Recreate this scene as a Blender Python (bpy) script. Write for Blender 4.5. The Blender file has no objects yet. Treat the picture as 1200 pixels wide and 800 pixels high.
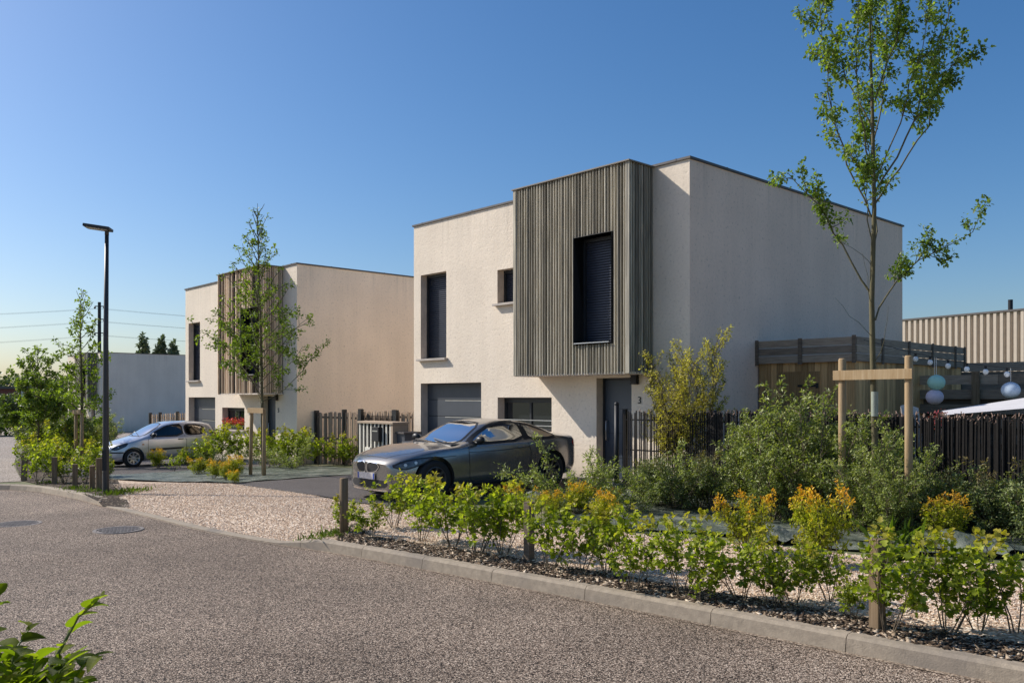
import bpy, bmesh, math, random
import numpy as np
from mathutils import Vector, Matrix
from mathutils.bvhtree import BVHTree
from mathutils.geometry import tessellate_polygon

random.seed(7)
SC = bpy.context.scene
COL = SC.collection
PI = math.pi
def R(a): return math.radians(a)

# ------------------------------------------------------------------ the site frame
F, HZ, EYE = 994.0, 465.0, 1.75          # photo focal length (px), horizon row, eye height
U = Vector((-.678, .735, 0)); V = Vector((.735, .678, 0))
U.normalize(); V.normalize()
O1 = Vector((3.32, 15.85, 0))            # front right corner of the nearest house
HROT = math.atan2(-U.y, -U.x)            # local x runs to the right along a facade, y into the plot
def site(a, b, z=None):                  # a metres left along the facade line, b metres behind it
    p = O1 + U*a + V*b
    p.z = gz(p.x, p.y) if z is None else z
    return p
def a_of(x, y): return (x-O1.x)*U.x + (y-O1.y)*U.y
SL0, SL1, SLK = 4.0, 37.0, -.0303
def gz(x, y):
    a = a_of(x, y)
    return SLK*(min(max(a, SL0), SL1)-SL0)
def gp(px, py, off=0.0):                 # where on the sloping ground a point of the survey lies
    z = 0
    for _ in range(30):
        Y = F*(EYE-z)/(py-HZ); X = (px-600)/F*Y
        z = gz(X, Y)+off
    return Vector((X, Y, z))
def at(px, py, Y): return Vector(((px-600)/F*Y, Y, EYE+(HZ-py)/F*Y))

# ------------------------------------------------------------------ bookkeeping
def tag(o, label=None, cat=None, group=None, kind=None):
    if label: o['label'] = label
    if cat: o['category'] = cat
    if group: o['group'] = group
    if kind: o['kind'] = kind
    return o
def empty(name, loc, rz=0, label=None, cat=None, group=None, scale=None):
    o = bpy.data.objects.new(name, None); COL.objects.link(o)
    o.location = loc; o.rotation_euler = (0, 0, rz); o.empty_display_size = .2
    if scale: o.scale = (scale,)*3 if not hasattr(scale, '__len__') else scale
    return tag(o, label, cat, group)
def link(name, me, parent=None):
    o = bpy.data.objects.new(name, me); COL.objects.link(o)
    if parent: o.parent = parent
    return o
def copy_tree(o, parent=None):
    c = o.copy(); COL.objects.link(c)
    c.parent = parent
    for ch in list(o.children): copy_tree(ch, c)
    return c

class MB:
    def __init__(s): s.v = []; s.f = []; s.m = []; s.cur = 0
    def add(s, vs, fs):
        n = len(s.v); s.v += [tuple(p) for p in vs]
        for f in fs: s.f.append(tuple(i+n for i in f)); s.m.append(s.cur)
        return s
    def box(s, x0, x1, y0, y1, z0, z1):
        return s.add([(x0,y0,z0),(x1,y0,z0),(x1,y1,z0),(x0,y1,z0),(x0,y0,z1),(x1,y0,z1),(x1,y1,z1),(x0,y1,z1)],
                     [(0,3,2,1),(4,5,6,7),(0,1,5,4),(1,2,6,5),(2,3,7,6),(3,0,4,7)])
    def obox(s, c, ex, ey, ez):          # centre and three half axes
        c, ex, ey, ez = Vector(c), Vector(ex), Vector(ey), Vector(ez)
        vs = [c+sx*ex+sy*ey+sz*ez for sz in (-1,1) for sx, sy in ((-1,-1),(1,-1),(1,1),(-1,1))]
        return s.add(vs, [(0,3,2,1),(4,5,6,7),(0,1,5,4),(1,2,6,5),(2,3,7,6),(3,0,4,7)])
    def tube(s, pts, rs, n=8, cap=True):
        pts = [Vector(p) for p in pts]
        if not hasattr(rs, '__len__'): rs = [rs]*len(pts)
        base = len(s.v); vs = []; a = None
        for i, p in enumerate(pts):
            d = (pts[min(i+1, len(pts)-1)]-pts[max(i-1, 0)])
            if d.length < 1e-9: d = Vector((0,0,1))
            d.normalize()
            if a is None: a = d.orthogonal().normalized()
            a = (a-d*a.dot(d))
            if a.length < 1e-6: a = d.orthogonal()
            a.normalize(); b = d.cross(a)
            for k in range(n):
                t = 2*PI*k/n; vs.append(p+(a*math.cos(t)+b*math.sin(t))*rs[i])
        fs = []
        for i in range(len(pts)-1):
            for k in range(n):
                k2 = (k+1) % n
                fs.append((i*n+k, i*n+k2, (i+1)*n+k2, (i+1)*n+k))
        if cap: fs.append(tuple(range(n-1,-1,-1))); fs.append(tuple((len(pts)-1)*n+k for k in range(n)))
        return s.add(vs, fs)
    def lathe(s, prof, n=24, axis='z', c=(0,0,0), closed=False):
        vs = []
        for (r, h) in prof:
            for k in range(n):
                t = 2*PI*k/n; x, y = r*math.cos(t), r*math.sin(t)
                p = (x, y, h) if axis == 'z' else ((x, h, y) if axis == 'y' else (h, x, y))
                vs.append((p[0]+c[0], p[1]+c[1], p[2]+c[2]))
        fs = []
        m = len(prof)
        for i in range(m if closed else m-1):
            j = (i+1) % m
            for k in range(n):
                k2 = (k+1) % n
                fs.append((i*n+k, i*n+k2, j*n+k2, j*n+k))
        return s.add(vs, fs)
    def prism(s, poly, z0, z1, plane='xy'):
        n = len(poly)
        def P(a, b, h):
            return (a, b, h) if plane == 'xy' else ((a, h, b) if plane == 'xz' else (h, a, b))
        vs = [P(a, b, z0) for a, b in poly]+[P(a, b, z1) for a, b in poly]
        fs = [tuple(range(n-1,-1,-1)), tuple(range(n, 2*n))]+[(i, (i+1)%n, n+(i+1)%n, n+i) for i in range(n)]
        return s.add(vs, fs)
    def ball(s, c, r, n=12, m=8, sq=(1,1,1)):
        c = Vector(c); vs = [c+Vector((0,0,-r*sq[2]))]; fs = []
        for i in range(1, m):
            ph = -PI/2+PI*i/m
            for k in range(n):
                t = 2*PI*k/n
                vs.append(c+Vector((r*sq[0]*math.cos(ph)*math.cos(t), r*sq[1]*math.cos(ph)*math.sin(t), r*sq[2]*math.sin(ph))))
        vs.append(c+Vector((0,0,r*sq[2])))
        for k in range(n):
            fs.append((0, 1+(k+1)%n, 1+k)); last = len(vs)-1; b = 1+(m-2)*n
            fs.append((last, b+k, b+(k+1)%n))
        for i in range(m-2):
            for k in range(n):
                fs.append((1+i*n+k, 1+i*n+(k+1)%n, 1+(i+1)*n+(k+1)%n, 1+(i+1)*n+k))
        return s.add(vs, fs)
    def mesh(s, name, mats, smooth=False, fix=True):
        me = bpy.data.meshes.new(name); me.from_pydata(s.v, [], s.f)
        if not isinstance(mats, (list, tuple)): mats = [mats]
        for m in mats: me.materials.append(m)
        if len(mats) > 1: me.polygons.foreach_set('material_index', s.m)
        if fix:
            bm = bmesh.new(); bm.from_mesh(me); bmesh.ops.recalc_face_normals(bm, faces=bm.faces); bm.to_mesh(me); bm.free()
        if smooth: me.polygons.foreach_set('use_smooth', [True]*len(me.polygons))
        me.update(); return me
    def build(s, name, mats, parent=None, smooth=False, bevel=0, fix=True, label=None):
        me = s.mesh(name, mats, smooth, fix)
        if bevel:
            bm = bmesh.new(); bm.from_mesh(me)
            bmesh.ops.remove_doubles(bm, verts=bm.verts, dist=1e-5)
            es = [e for e in bm.edges if len(e.link_faces) == 2 and e.calc_face_angle(0) > .5]
            bmesh.ops.bevel(bm, geom=es, offset=bevel, segments=2, profile=.6, affect='EDGES', clamp_overlap=True)
            bm.to_mesh(me); bm.free()
        o = link(name, me, parent)
        if label: o['label'] = label
        return o

# ------------------------------------------------------------------ materials
def newmat(name):
    m = bpy.data.materials.new(name); m.use_nodes = True
    nt = m.node_tree; nt.nodes.clear()
    out = nt.nodes.new('ShaderNodeOutputMaterial')
    return m, nt, out
def N(nt, t, **kw):
    n = nt.nodes.new(t)
    for k, val in kw.items():
        if k.startswith('i_'): n.inputs[k[2:].replace('_', ' ')].default_value = val
        else: setattr(n, k, val)
    return n
def L(nt, a, b): nt.links.new(a, b)
def ramp(nt, stops, interp='LINEAR'):
    r = nt.nodes.new('ShaderNodeValToRGB'); r.color_ramp.interpolation = interp
    el = r.color_ramp.elements
    while len(el) > 1: el.remove(el[0])
    el[0].position = stops[0][0]; el[0].color = (*stops[0][1], 1)
    for p, c in stops[1:]:
        e = el.new(p); e.color = (*c, 1)
    return r
def mixc(nt, a, b, fac, mode='MIX'):
    m = nt.nodes.new('ShaderNodeMix'); m.data_type = 'RGBA'; m.blend_type = mode
    for sock, val in ((m.inputs[0], fac), (m.inputs[6], a), (m.inputs[7], b)):
        if hasattr(val, 'is_output'): nt.links.new(val, sock)
        else: sock.default_value = val if not isinstance(val, tuple) else (*val[:3], 1)
    return m.outputs[2]
def coords(nt, scale=(1,1,1), obj=True, world=False):
    if world:
        g = nt.nodes.new('ShaderNodeNewGeometry'); src = g.outputs['Position']
    else:
        t = nt.nodes.new('ShaderNodeTexCoord'); src = t.outputs['Object']
    mp = nt.nodes.new('ShaderNodeMapping'); mp.inputs['Scale'].default_value = scale
    nt.links.new(src, mp.inputs['Vector']); return mp.outputs[0]
def pm(name, col, rough=.6, metal=0, var=.15, scale=4, bump=0, bscale=40, stretch=(1,1,1), spec=.5, world=False, coat=0, dirt=None):
    m, nt, out = newmat(name)
    b = N(nt, 'ShaderNodeBsdfPrincipled'); b.inputs['Roughness'].default_value = rough
    b.inputs['Metallic'].default_value = metal; b.inputs['Specular IOR Level'].default_value = spec
    b.inputs['Coat Weight'].default_value = coat; b.inputs['Coat Roughness'].default_value = .05
    co = coords(nt, stretch, world=world)
    n = N(nt, 'ShaderNodeTexNoise'); n.inputs['Scale'].default_value = scale; n.inputs['Detail'].default_value = 8
    n.inputs['Roughness'].default_value = .62
    L(nt, co, n.inputs['Vector'])
    c1 = tuple(max(0, c*(1-var)) for c in col); c2 = tuple(min(1, c*(1+var)) for c in col)
    r = ramp(nt, [(.3, c1), (.7, c2)]); L(nt, n.outputs['Fac'], r.inputs['Fac'])
    colout = r.outputs['Color']
    if dirt:
        n3 = N(nt, 'ShaderNodeTexNoise'); n3.inputs['Scale'].default_value = dirt[1]; n3.inputs['Detail'].default_value = 6
        L(nt, co, n3.inputs['Vector'])
        rr = ramp(nt, [(.5, (0,0,0)), (.75, (1,1,1))]); L(nt, n3.outputs['Fac'], rr.inputs['Fac'])
        colout = mixc(nt, colout, dirt[0], rr.outputs['Color'])
    L(nt, colout, b.inputs['Base Color'])
    if bump:
        n2 = N(nt, 'ShaderNodeTexNoise'); n2.inputs['Scale'].default_value = bscale; n2.inputs['Detail'].default_value = 5
        L(nt, co, n2.inputs['Vector'])
        bp = N(nt, 'ShaderNodeBump'); bp.inputs['Strength'].default_value = 1; bp.inputs['Distance'].default_value = bump
        L(nt, n2.outputs['Fac'], bp.inputs['Height']); L(nt, bp.outputs[0], b.inputs['Normal'])
    L(nt, b.outputs[0], out.inputs[0]); return m
def stucco(name, col, bump=.012):
    m, nt, out = newmat(name)
    b = N(nt, 'ShaderNodeBsdfPrincipled'); b.inputs['Roughness'].default_value = .92; b.inputs['Specular IOR Level'].default_value = .15
    co = coords(nt)
    n = N(nt, 'ShaderNodeTexNoise'); n.inputs['Scale'].default_value = .7; n.inputs['Detail'].default_value = 6; L(nt, co, n.inputs['Vector'])
    r = ramp(nt, [(.3, tuple(c*.93 for c in col)), (.7, tuple(c*1.05 for c in col))]); L(nt, n.outputs['Fac'], r.inputs['Fac'])
    # very faint rain streaks
    st = coords(nt, (3, 3, .2)); n4 = N(nt, 'ShaderNodeTexNoise'); n4.inputs['Scale'].default_value = 1.2; n4.inputs['Detail'].default_value = 3
    L(nt, st, n4.inputs['Vector'])
    r4 = ramp(nt, [(.3, (.965,.96,.955)), (.6, (1,1,1))]); L(nt, n4.outputs['Fac'], r4.inputs['Fac'])
    c0 = mixc(nt, r.outputs['Color'], r4.outputs['Color'], 1.0, 'MULTIPLY')
    n2 = N(nt, 'ShaderNodeTexNoise'); n2.inputs['Scale'].default_value = 17; n2.inputs['Detail'].default_value = 4; n2.inputs['Roughness'].default_value = .7
    L(nt, co, n2.inputs['Vector'])
    r2 = ramp(nt, [(.30, (.55,.53,.51)), (.40, (.97,.97,.97)), (.6, (1.04,1.04,1.04))]); L(nt, n2.outputs['Fac'], r2.inputs['Fac'])
    sx = N(nt, 'ShaderNodeSeparateXYZ'); L(nt, co, sx.inputs[0])       # splash dirt at the foot, faint run-off under the coping
    ns = N(nt, 'ShaderNodeTexNoise'); ns.inputs['Scale'].default_value = 2.5; ns.inputs['Detail'].default_value = 7; L(nt, coords(nt, (1,1,.5)), ns.inputs['Vector'])
    def band(lo, hi):
        mr = N(nt, 'ShaderNodeMapRange'); mr.inputs['From Min'].default_value = lo; mr.inputs['From Max'].default_value = hi; L(nt, sx.outputs[2], mr.inputs['Value'])
        mu = N(nt, 'ShaderNodeMath', operation='MULTIPLY'); L(nt, mr.outputs[0], mu.inputs[0]); L(nt, ns.outputs['Fac'], mu.inputs[1]); return mu.outputs[0]
    c0 = mixc(nt, c0, tuple(c*.55 for c in col), band(.55, -.05))
    st2 = N(nt, 'ShaderNodeTexNoise'); st2.inputs['Scale'].default_value = 2.0; st2.inputs['Detail'].default_value = 4; L(nt, coords(nt, (3.5,3.5,.12)), st2.inputs['Vector'])
    rs2 = ramp(nt, [(.52,(0,0,0)),(.72,(1,1,1))]); L(nt, st2.outputs['Fac'], rs2.inputs['Fac'])
    mr2 = N(nt, 'ShaderNodeMapRange'); mr2.inputs['From Min'].default_value = 4.9; mr2.inputs['From Max'].default_value = 6.2; mr2.inputs['To Max'].default_value = .38; L(nt, sx.outputs[2], mr2.inputs['Value'])
    mu2 = N(nt, 'ShaderNodeMath', operation='MULTIPLY'); L(nt, mr2.outputs[0], mu2.inputs[0]); L(nt, rs2.outputs[0], mu2.inputs[1])
    c0 = mixc(nt, c0, tuple(c*.6 for c in col), mu2.outputs[0])
    L(nt, mixc(nt, c0, r2.outputs['Color'], .8, 'MULTIPLY'), b.inputs['Base Color'])
    n5 = N(nt, 'ShaderNodeTexNoise'); n5.inputs['Scale'].default_value = 5; n5.inputs['Detail'].default_value = 3; L(nt, co, n5.inputs['Vector'])
    ad = N(nt, 'ShaderNodeMath', operation='MULTIPLY_ADD'); ad.inputs[1].default_value = .6
    L(nt, n5.outputs['Fac'], ad.inputs[0]); L(nt, n2.outputs['Fac'], ad.inputs[2])
    bp = N(nt, 'ShaderNodeBump'); bp.inputs['Strength'].default_value = .8; bp.inputs['Distance'].default_value = bump
    L(nt, ad.outputs[0], bp.inputs['Height']); L(nt, bp.outputs[0], b.inputs['Normal'])
    L(nt, b.outputs[0], out.inputs[0]); return m
def grains(name, stops, scale, bump, big=(.85, 1.1), rough=.85, dark=None, patch=None, cracks=False):
    """stone-by-stone colour: voronoi cells, edges darkened, large soft variation"""
    m, nt, out = newmat(name)
    b = N(nt, 'ShaderNodeBsdfPrincipled'); b.inputs['Roughness'].default_value = rough; b.inputs['Specular IOR Level'].default_value = .25
    co = coords(nt, world=True)
    v = N(nt, 'ShaderNodeTexVoronoi'); v.inputs['Scale'].default_value = scale; L(nt, co, v.inputs['Vector'])
    sp = N(nt, 'ShaderNodeSeparateColor'); L(nt, v.outputs['Color'], sp.inputs[0])
    r = ramp(nt, stops); L(nt, sp.outputs[0], r.inputs['Fac'])
    e = ramp(nt, [(.35, (1,1,1)), (.75, dark or (.35,.33,.32))]); L(nt, v.outputs['Distance'], e.inputs['Fac'])
    c = mixc(nt, r.outputs['Color'], e.outputs['Color'], 1.0, 'MULTIPLY')
    n = N(nt, 'ShaderNodeTexNoise'); n.inputs['Scale'].default_value = .55; n.inputs['Detail'].default_value = 7; L(nt, co, n.inputs['Vector'])
    r2 = ramp(nt, [(.3, (big[0],)*3), (.7, (big[1],)*3)]); L(nt, n.outputs['Fac'], r2.inputs['Fac'])
    c = mixc(nt, c, r2.outputs['Color'], 1.0, 'MULTIPLY')
    if cracks:                               # worn lanes, darker repairs and hairline cracks
        n6 = N(nt, 'ShaderNodeTexNoise'); n6.inputs['Scale'].default_value = .16; n6.inputs['Detail'].default_value = 4; n6.inputs['Distortion'].default_value = .5; L(nt, co, n6.inputs['Vector'])
        r6 = ramp(nt, [(.40, (.84,.83,.82)), (.52, (1,1,1)), (.66, (1.1,1.1,1.1))]); L(nt, n6.outputs['Fac'], r6.inputs['Fac'])
        c = mixc(nt, c, r6.outputs['Color'], 1.0, 'MULTIPLY')
        w6 = N(nt, 'ShaderNodeTexNoise'); w6.inputs['Scale'].default_value = 1.1; w6.inputs['Detail'].default_value = 5; L(nt, co, w6.inputs['Vector'])
        va = mixc(nt, co, w6.outputs['Color'], .10)
        v6 = N(nt, 'ShaderNodeTexVoronoi', feature='DISTANCE_TO_EDGE'); v6.inputs['Scale'].default_value = .30; L(nt, va, v6.inputs['Vector'])
        r7 = ramp(nt, [(.0, (.55,.52,.50)), (.0022, (1,1,1))]); L(nt, v6.outputs['Distance'], r7.inputs['Fac'])
        c = mixc(nt, c, r7.outputs['Color'], .55, 'MULTIPLY')
    if patch:
        n3 = N(nt, 'ShaderNodeTexNoise'); n3.inputs['Scale'].default_value = patch[1]; n3.inputs['Detail'].default_value = 8; L(nt, co, n3.inputs['Vector'])
        r3 = ramp(nt, [(patch[2], (0,0,0)), (patch[2]+.12, (1,1,1))]); L(nt, n3.outputs['Fac'], r3.inputs['Fac'])
        c = mixc(nt, c, patch[0], r3.outputs['Color'])
    L(nt, c, b.inputs['Base Color'])
    bp = N(nt, 'ShaderNodeBump', invert=True); bp.inputs['Strength'].default_value = 1; bp.inputs['Distance'].default_value = bump
    L(nt, v.outputs['Distance'], bp.inputs['Height']); L(nt, bp.outputs[0], b.inputs['Normal'])
    L(nt, b.outputs[0], out.inputs[0]); return m
def leafmat(name, stops, trans=.4, top=None, hue_var=.12, gloss=.25):
    m, nt, out = newmat(name)
    at_ = N(nt, 'ShaderNodeAttribute', attribute_name='tint')
    r = ramp(nt, stops); L(nt, at_.outputs['Fac'], r.inputs['Fac']); c = r.outputs['Color']
    if top:                                # young shoots of another colour towards the tips
        h = N(nt, 'ShaderNodeAttribute', attribute_name='hgt')
        r2 = ramp(nt, [(top[1], (0,0,0)), (top[2], (1,1,1))]); L(nt, h.outputs['Fac'], r2.inputs['Fac'])
        r3 = ramp(nt, top[0]); L(nt, at_.outputs['Fac'], r3.inputs['Fac'])
        c = mixc(nt, c, r3.outputs['Color'], r2.outputs['Color'])
    oi = N(nt, 'ShaderNodeObjectInfo')
    hs = N(nt, 'ShaderNodeHueSaturation'); hs.inputs['Saturation'].default_value = 1
    mr = N(nt, 'ShaderNodeMapRange'); mr.inputs['To Min'].default_value = 1-hue_var; mr.inputs['To Max'].default_value = 1+hue_var
    L(nt, oi.outputs['Random'], mr.inputs['Value']); L(nt, mr.outputs[0], hs.inputs['Value']); L(nt, c, hs.inputs['Color'])
    c = hs.outputs[0]
    b = N(nt, 'ShaderNodeBsdfPrincipled'); b.inputs['Roughness'].default_value = .45; b.inputs['Specular IOR Level'].default_value = gloss
    L(nt, c, b.inputs['Base Color'])
    tr = N(nt, 'ShaderNodeBsdfTranslucent')
    tc = mixc(nt, c, (.9, 1.0, .25), 1.0, 'MULTIPLY')
    g = N(nt, 'ShaderNodeHueSaturation'); g.inputs['Value'].default_value = 1.6; L(nt, tc, g.inputs['Color'])
    L(nt, g.outputs[0], tr.inputs['Color'])
    mx = N(nt, 'ShaderNodeMixShader'); mx.inputs[0].default_value = trans
    L(nt, b.outputs[0], mx.inputs[1]); L(nt, tr.outputs[0], mx.inputs[2]); L(nt, mx.outputs[0], out.inputs[0]); return m

M = {}
M['wall'] = stucco('wall_stucco', (.88, .76, .61), .012)
M['wall_side'] = stucco('wall_side_stucco', (.93, .69, .545), .006)
M['wall_side_lit'] = stucco('wall_side_lit_stucco', (.97, .79, .60), .006)  # side wall paint, brightened to imitate light bounced from the neighbouring house
M['wall_pale'] = stucco('wall_pale_stucco', (.78, .70, .60), .006)
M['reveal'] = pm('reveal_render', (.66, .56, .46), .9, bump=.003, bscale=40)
M['coping'] = pm('coping_metal', (.10, .09, .085), .55, .3)
M['coping_tan'] = pm('coping_tan', (.20, .17, .135), .6, 0)
M['sill'] = pm('window_sill', (.50, .44, .38), .8, bump=.002)
M['blind'] = pm('blind_aluminium', (.036, .042, .060), .42, .25, var=.12)
M['frame'] = pm('frame_anthracite', (.030, .033, .038), .45, .2)
M['garage'] = pm('garage_panel', (.075, .085, .10), .5, .15, var=.06)
M['door'] = pm('door_blue_grey', (.045, .062, .085), .45, .05, var=.05)
M['dark'] = pm('dark_metal', (.02, .021, .023), .5, .3)
M['black'] = pm('matt_black', (.012, .012, .013), .7)
M['steel'] = pm('brushed_steel', (.55, .55, .55), .35, .9)
M['post_metal'] = pm('lamp_post_paint', (.055, .052, .050), .45, .3, var=.1, scale=3)
M['concrete'] = pm('kerb_concrete', (.33, .27, .20), .9, var=.2, scale=16, bump=.003, bscale=80, world=True, dirt=((.20,.17,.14), 1.3))
M['white'] = pm('white_paint', (.72, .70, .66), .55, var=.06)
M['cream'] = pm('cream_paint', (.80, .75, .64), .6, var=.06)
M['tan'] = pm('tan_panel', (.46, .35, .25), .7, var=.07)

def woodmat(name, a, b, rough=.8, grain=(14, 14, 1.0), bump=.003):
    m, nt, out = newmat(name)
    bs = N(nt, 'ShaderNodeBsdfPrincipled'); bs.inputs['Roughness'].default_value = rough; bs.inputs['Specular IOR Level'].default_value = .2
    co = coords(nt, grain)
    n = N(nt, 'ShaderNodeTexNoise'); n.inputs['Scale'].default_value = 3; n.inputs['Detail'].default_value = 9; n.inputs['Distortion'].default_value = .6
    L(nt, co, n.inputs['Vector'])
    r = ramp(nt, [(.25, a), (.5, tuple((p+q)/2 for p, q in zip(a, b))), (.75, b)]); L(nt, n.outputs['Fac'], r.inputs['Fac'])
    ti = N(nt, 'ShaderNodeAttribute', attribute_name='tint')
    mr = N(nt, 'ShaderNodeMapRange'); mr.inputs['To Min'].default_value = .5; mr.inputs['To Max'].default_value = 1.3
    L(nt, ti.outputs['Fac'], mr.inputs['Value'])
    sc = N(nt, 'ShaderNodeHueSaturation'); L(nt, r.outputs['Color'], sc.inputs['Color']); L(nt, mr.outputs[0], sc.inputs['Value'])
    L(nt, sc.outputs[0], bs.inputs['Base Color'])
    bp = N(nt, 'ShaderNodeBump'); bp.inputs['Distance'].default_value = bump; L(nt, n.outputs['Fac'], bp.inputs['Height']); L(nt, bp.outputs[0], bs.inputs['Normal'])
    L(nt, bs.outputs[0], out.inputs[0]); return m
def tint_boxes(o, per, seed=0, lo=0, hi=1):  # one value per board (per = faces in a board)
    rg = np.random.default_rng(seed); me = o.data; n = len(me.polygons)
    at_ = me.attributes.new('tint', 'FLOAT', 'FACE')
    k = rg.uniform(lo, hi, n//per+1); at_.data.foreach_set('value', np.repeat(k, per)[:n].astype(np.float32)); return o
M['batten'] = woodmat('weathered_batten', (.22, .195, .15), (.70, .64, .51), grain=(20, 20, .5))
M['batten_tan'] = woodmat('pale_batten', (.60, .42, .27), (.92, .74, .54), grain=(20, 20, 1.1))
M['batten_dark'] = woodmat('dark_batten', (.03, .02, .015), (.08, .05, .035), grain=(20, 20, 1.1))
M['stake'] = woodmat('new_stake_wood', (.60, .39, .19), (.88, .66, .40), grain=(9, 9, .8))
M['stake_old'] = woodmat('old_post_wood', (.27, .18, .10), (.55, .40, .25), grain=(16, 16, .8))
M['board_grey'] = woodmat('grey_board', (.22, .165, .12), (.44, .34, .25), grain=(1.2, 1.2, 18))
M['board_warm'] = woodmat('warm_plank', (.46, .25, .10), (.82, .50, .23), grain=(16, 16, .7))
M['panel_brown'] = woodmat('woven_panel', (.26, .18, .12), (.50, .38, .27), grain=(12, 12, .9))
M['bark'] = pm('tree_bark', (.115, .10, .05), .9, var=.3, scale=18, bump=.004, bscale=30, stretch=(1,1,.25))
M['twig'] = pm('twig_bark', (.13, .10, .065), .85, var=.25, scale=20)
# ------------------------------------------------------------------ foliage
def leaf_mesh(name, P, D, size, tint, hgt, mat, seed=0, shape='oval', droop=.3, wide=.62):
    """P sites (n,3), D outward directions (n,3): one folded leaf per site"""
    rg = np.random.default_rng(seed); n = len(P)
    P = np.asarray(P, float); D = np.asarray(D, float)
    D = D/np.maximum(np.linalg.norm(D, axis=1, keepdims=True), 1e-6)
    D = D+rg.normal(0, .45, (n, 3)); D[:, 2] -= droop*rg.uniform(0, 1, n)
    D /= np.linalg.norm(D, axis=1, keepdims=True)
    up = rg.normal(0, .55, (n, 3)); up[:, 2] += 1.0
    S = np.cross(D, up); S /= np.maximum(np.linalg.norm(S, axis=1, keepdims=True), 1e-6)
    Nn = np.cross(S, D)
    l = (size*rg.uniform(.6, 1.25, n))[:, None]; w = l*wide
    if shape == 'oval':
        loc = [(0,0,0), (.5,.42,.16), (0,1,-.08), (-.5,.42,.16), (0,.5,0)]
        fac = [(0,1,4), (1,2,4), (0,4,3), (4,2,3)]
    elif shape == 'lobed':
        loc = [(0,0,0), (.34,.12,.08), (.55,.42,.16), (.28,.55,.06), (.36,.82,.05), (0,1,-.08), (-.36,.82,.05), (-.28,.55,.06), (-.55,.42,.16), (-.34,.12,.08)]
        fac = [(0,1,2,3), (0,3,4,5), (0,5,6,7), (0,7,8,9)]
    else:
        loc = [(0,0,0), (.5,.45,.1), (0,1,-.1), (-.5,.45,.1)]
        fac = [(0,1,2), (0,2,3)]
    K = len(loc); vs = np.zeros((n, K, 3))
    for k, (x, y, z) in enumerate(loc):
        vs[:, k] = P + S*(x*w) + D*(y*l) + Nn*(z*l)
    vs = vs.reshape(-1, 3)
    base = (np.arange(n)*K)[:, None, None]
    fa = np.array(fac)[None]+base
    fa = fa.reshape(-1, len(fac[0]))
    me = bpy.data.meshes.new(name)
    me.vertices.add(len(vs)); me.vertices.foreach_set('co', vs.ravel().astype(np.float32))
    c = fa.shape[1]
    me.loops.add(fa.size); me.loops.foreach_set('vertex_index', fa.ravel().astype(np.int32))
    me.polygons.add(len(fa)); me.polygons.foreach_set('loop_start', (np.arange(len(fa))*c).astype(np.int32))
    me.update(calc_edges=True)
    for nm, arr in (('tint', tint), ('hgt', hgt)):
        at_ = me.attributes.new(nm, 'FLOAT', 'FACE')
        at_.data.foreach_set('value', np.repeat(np.asarray(arr), len(fac)).astype(np.float32))
    me.materials.append(mat); me.validate(); return me

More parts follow.
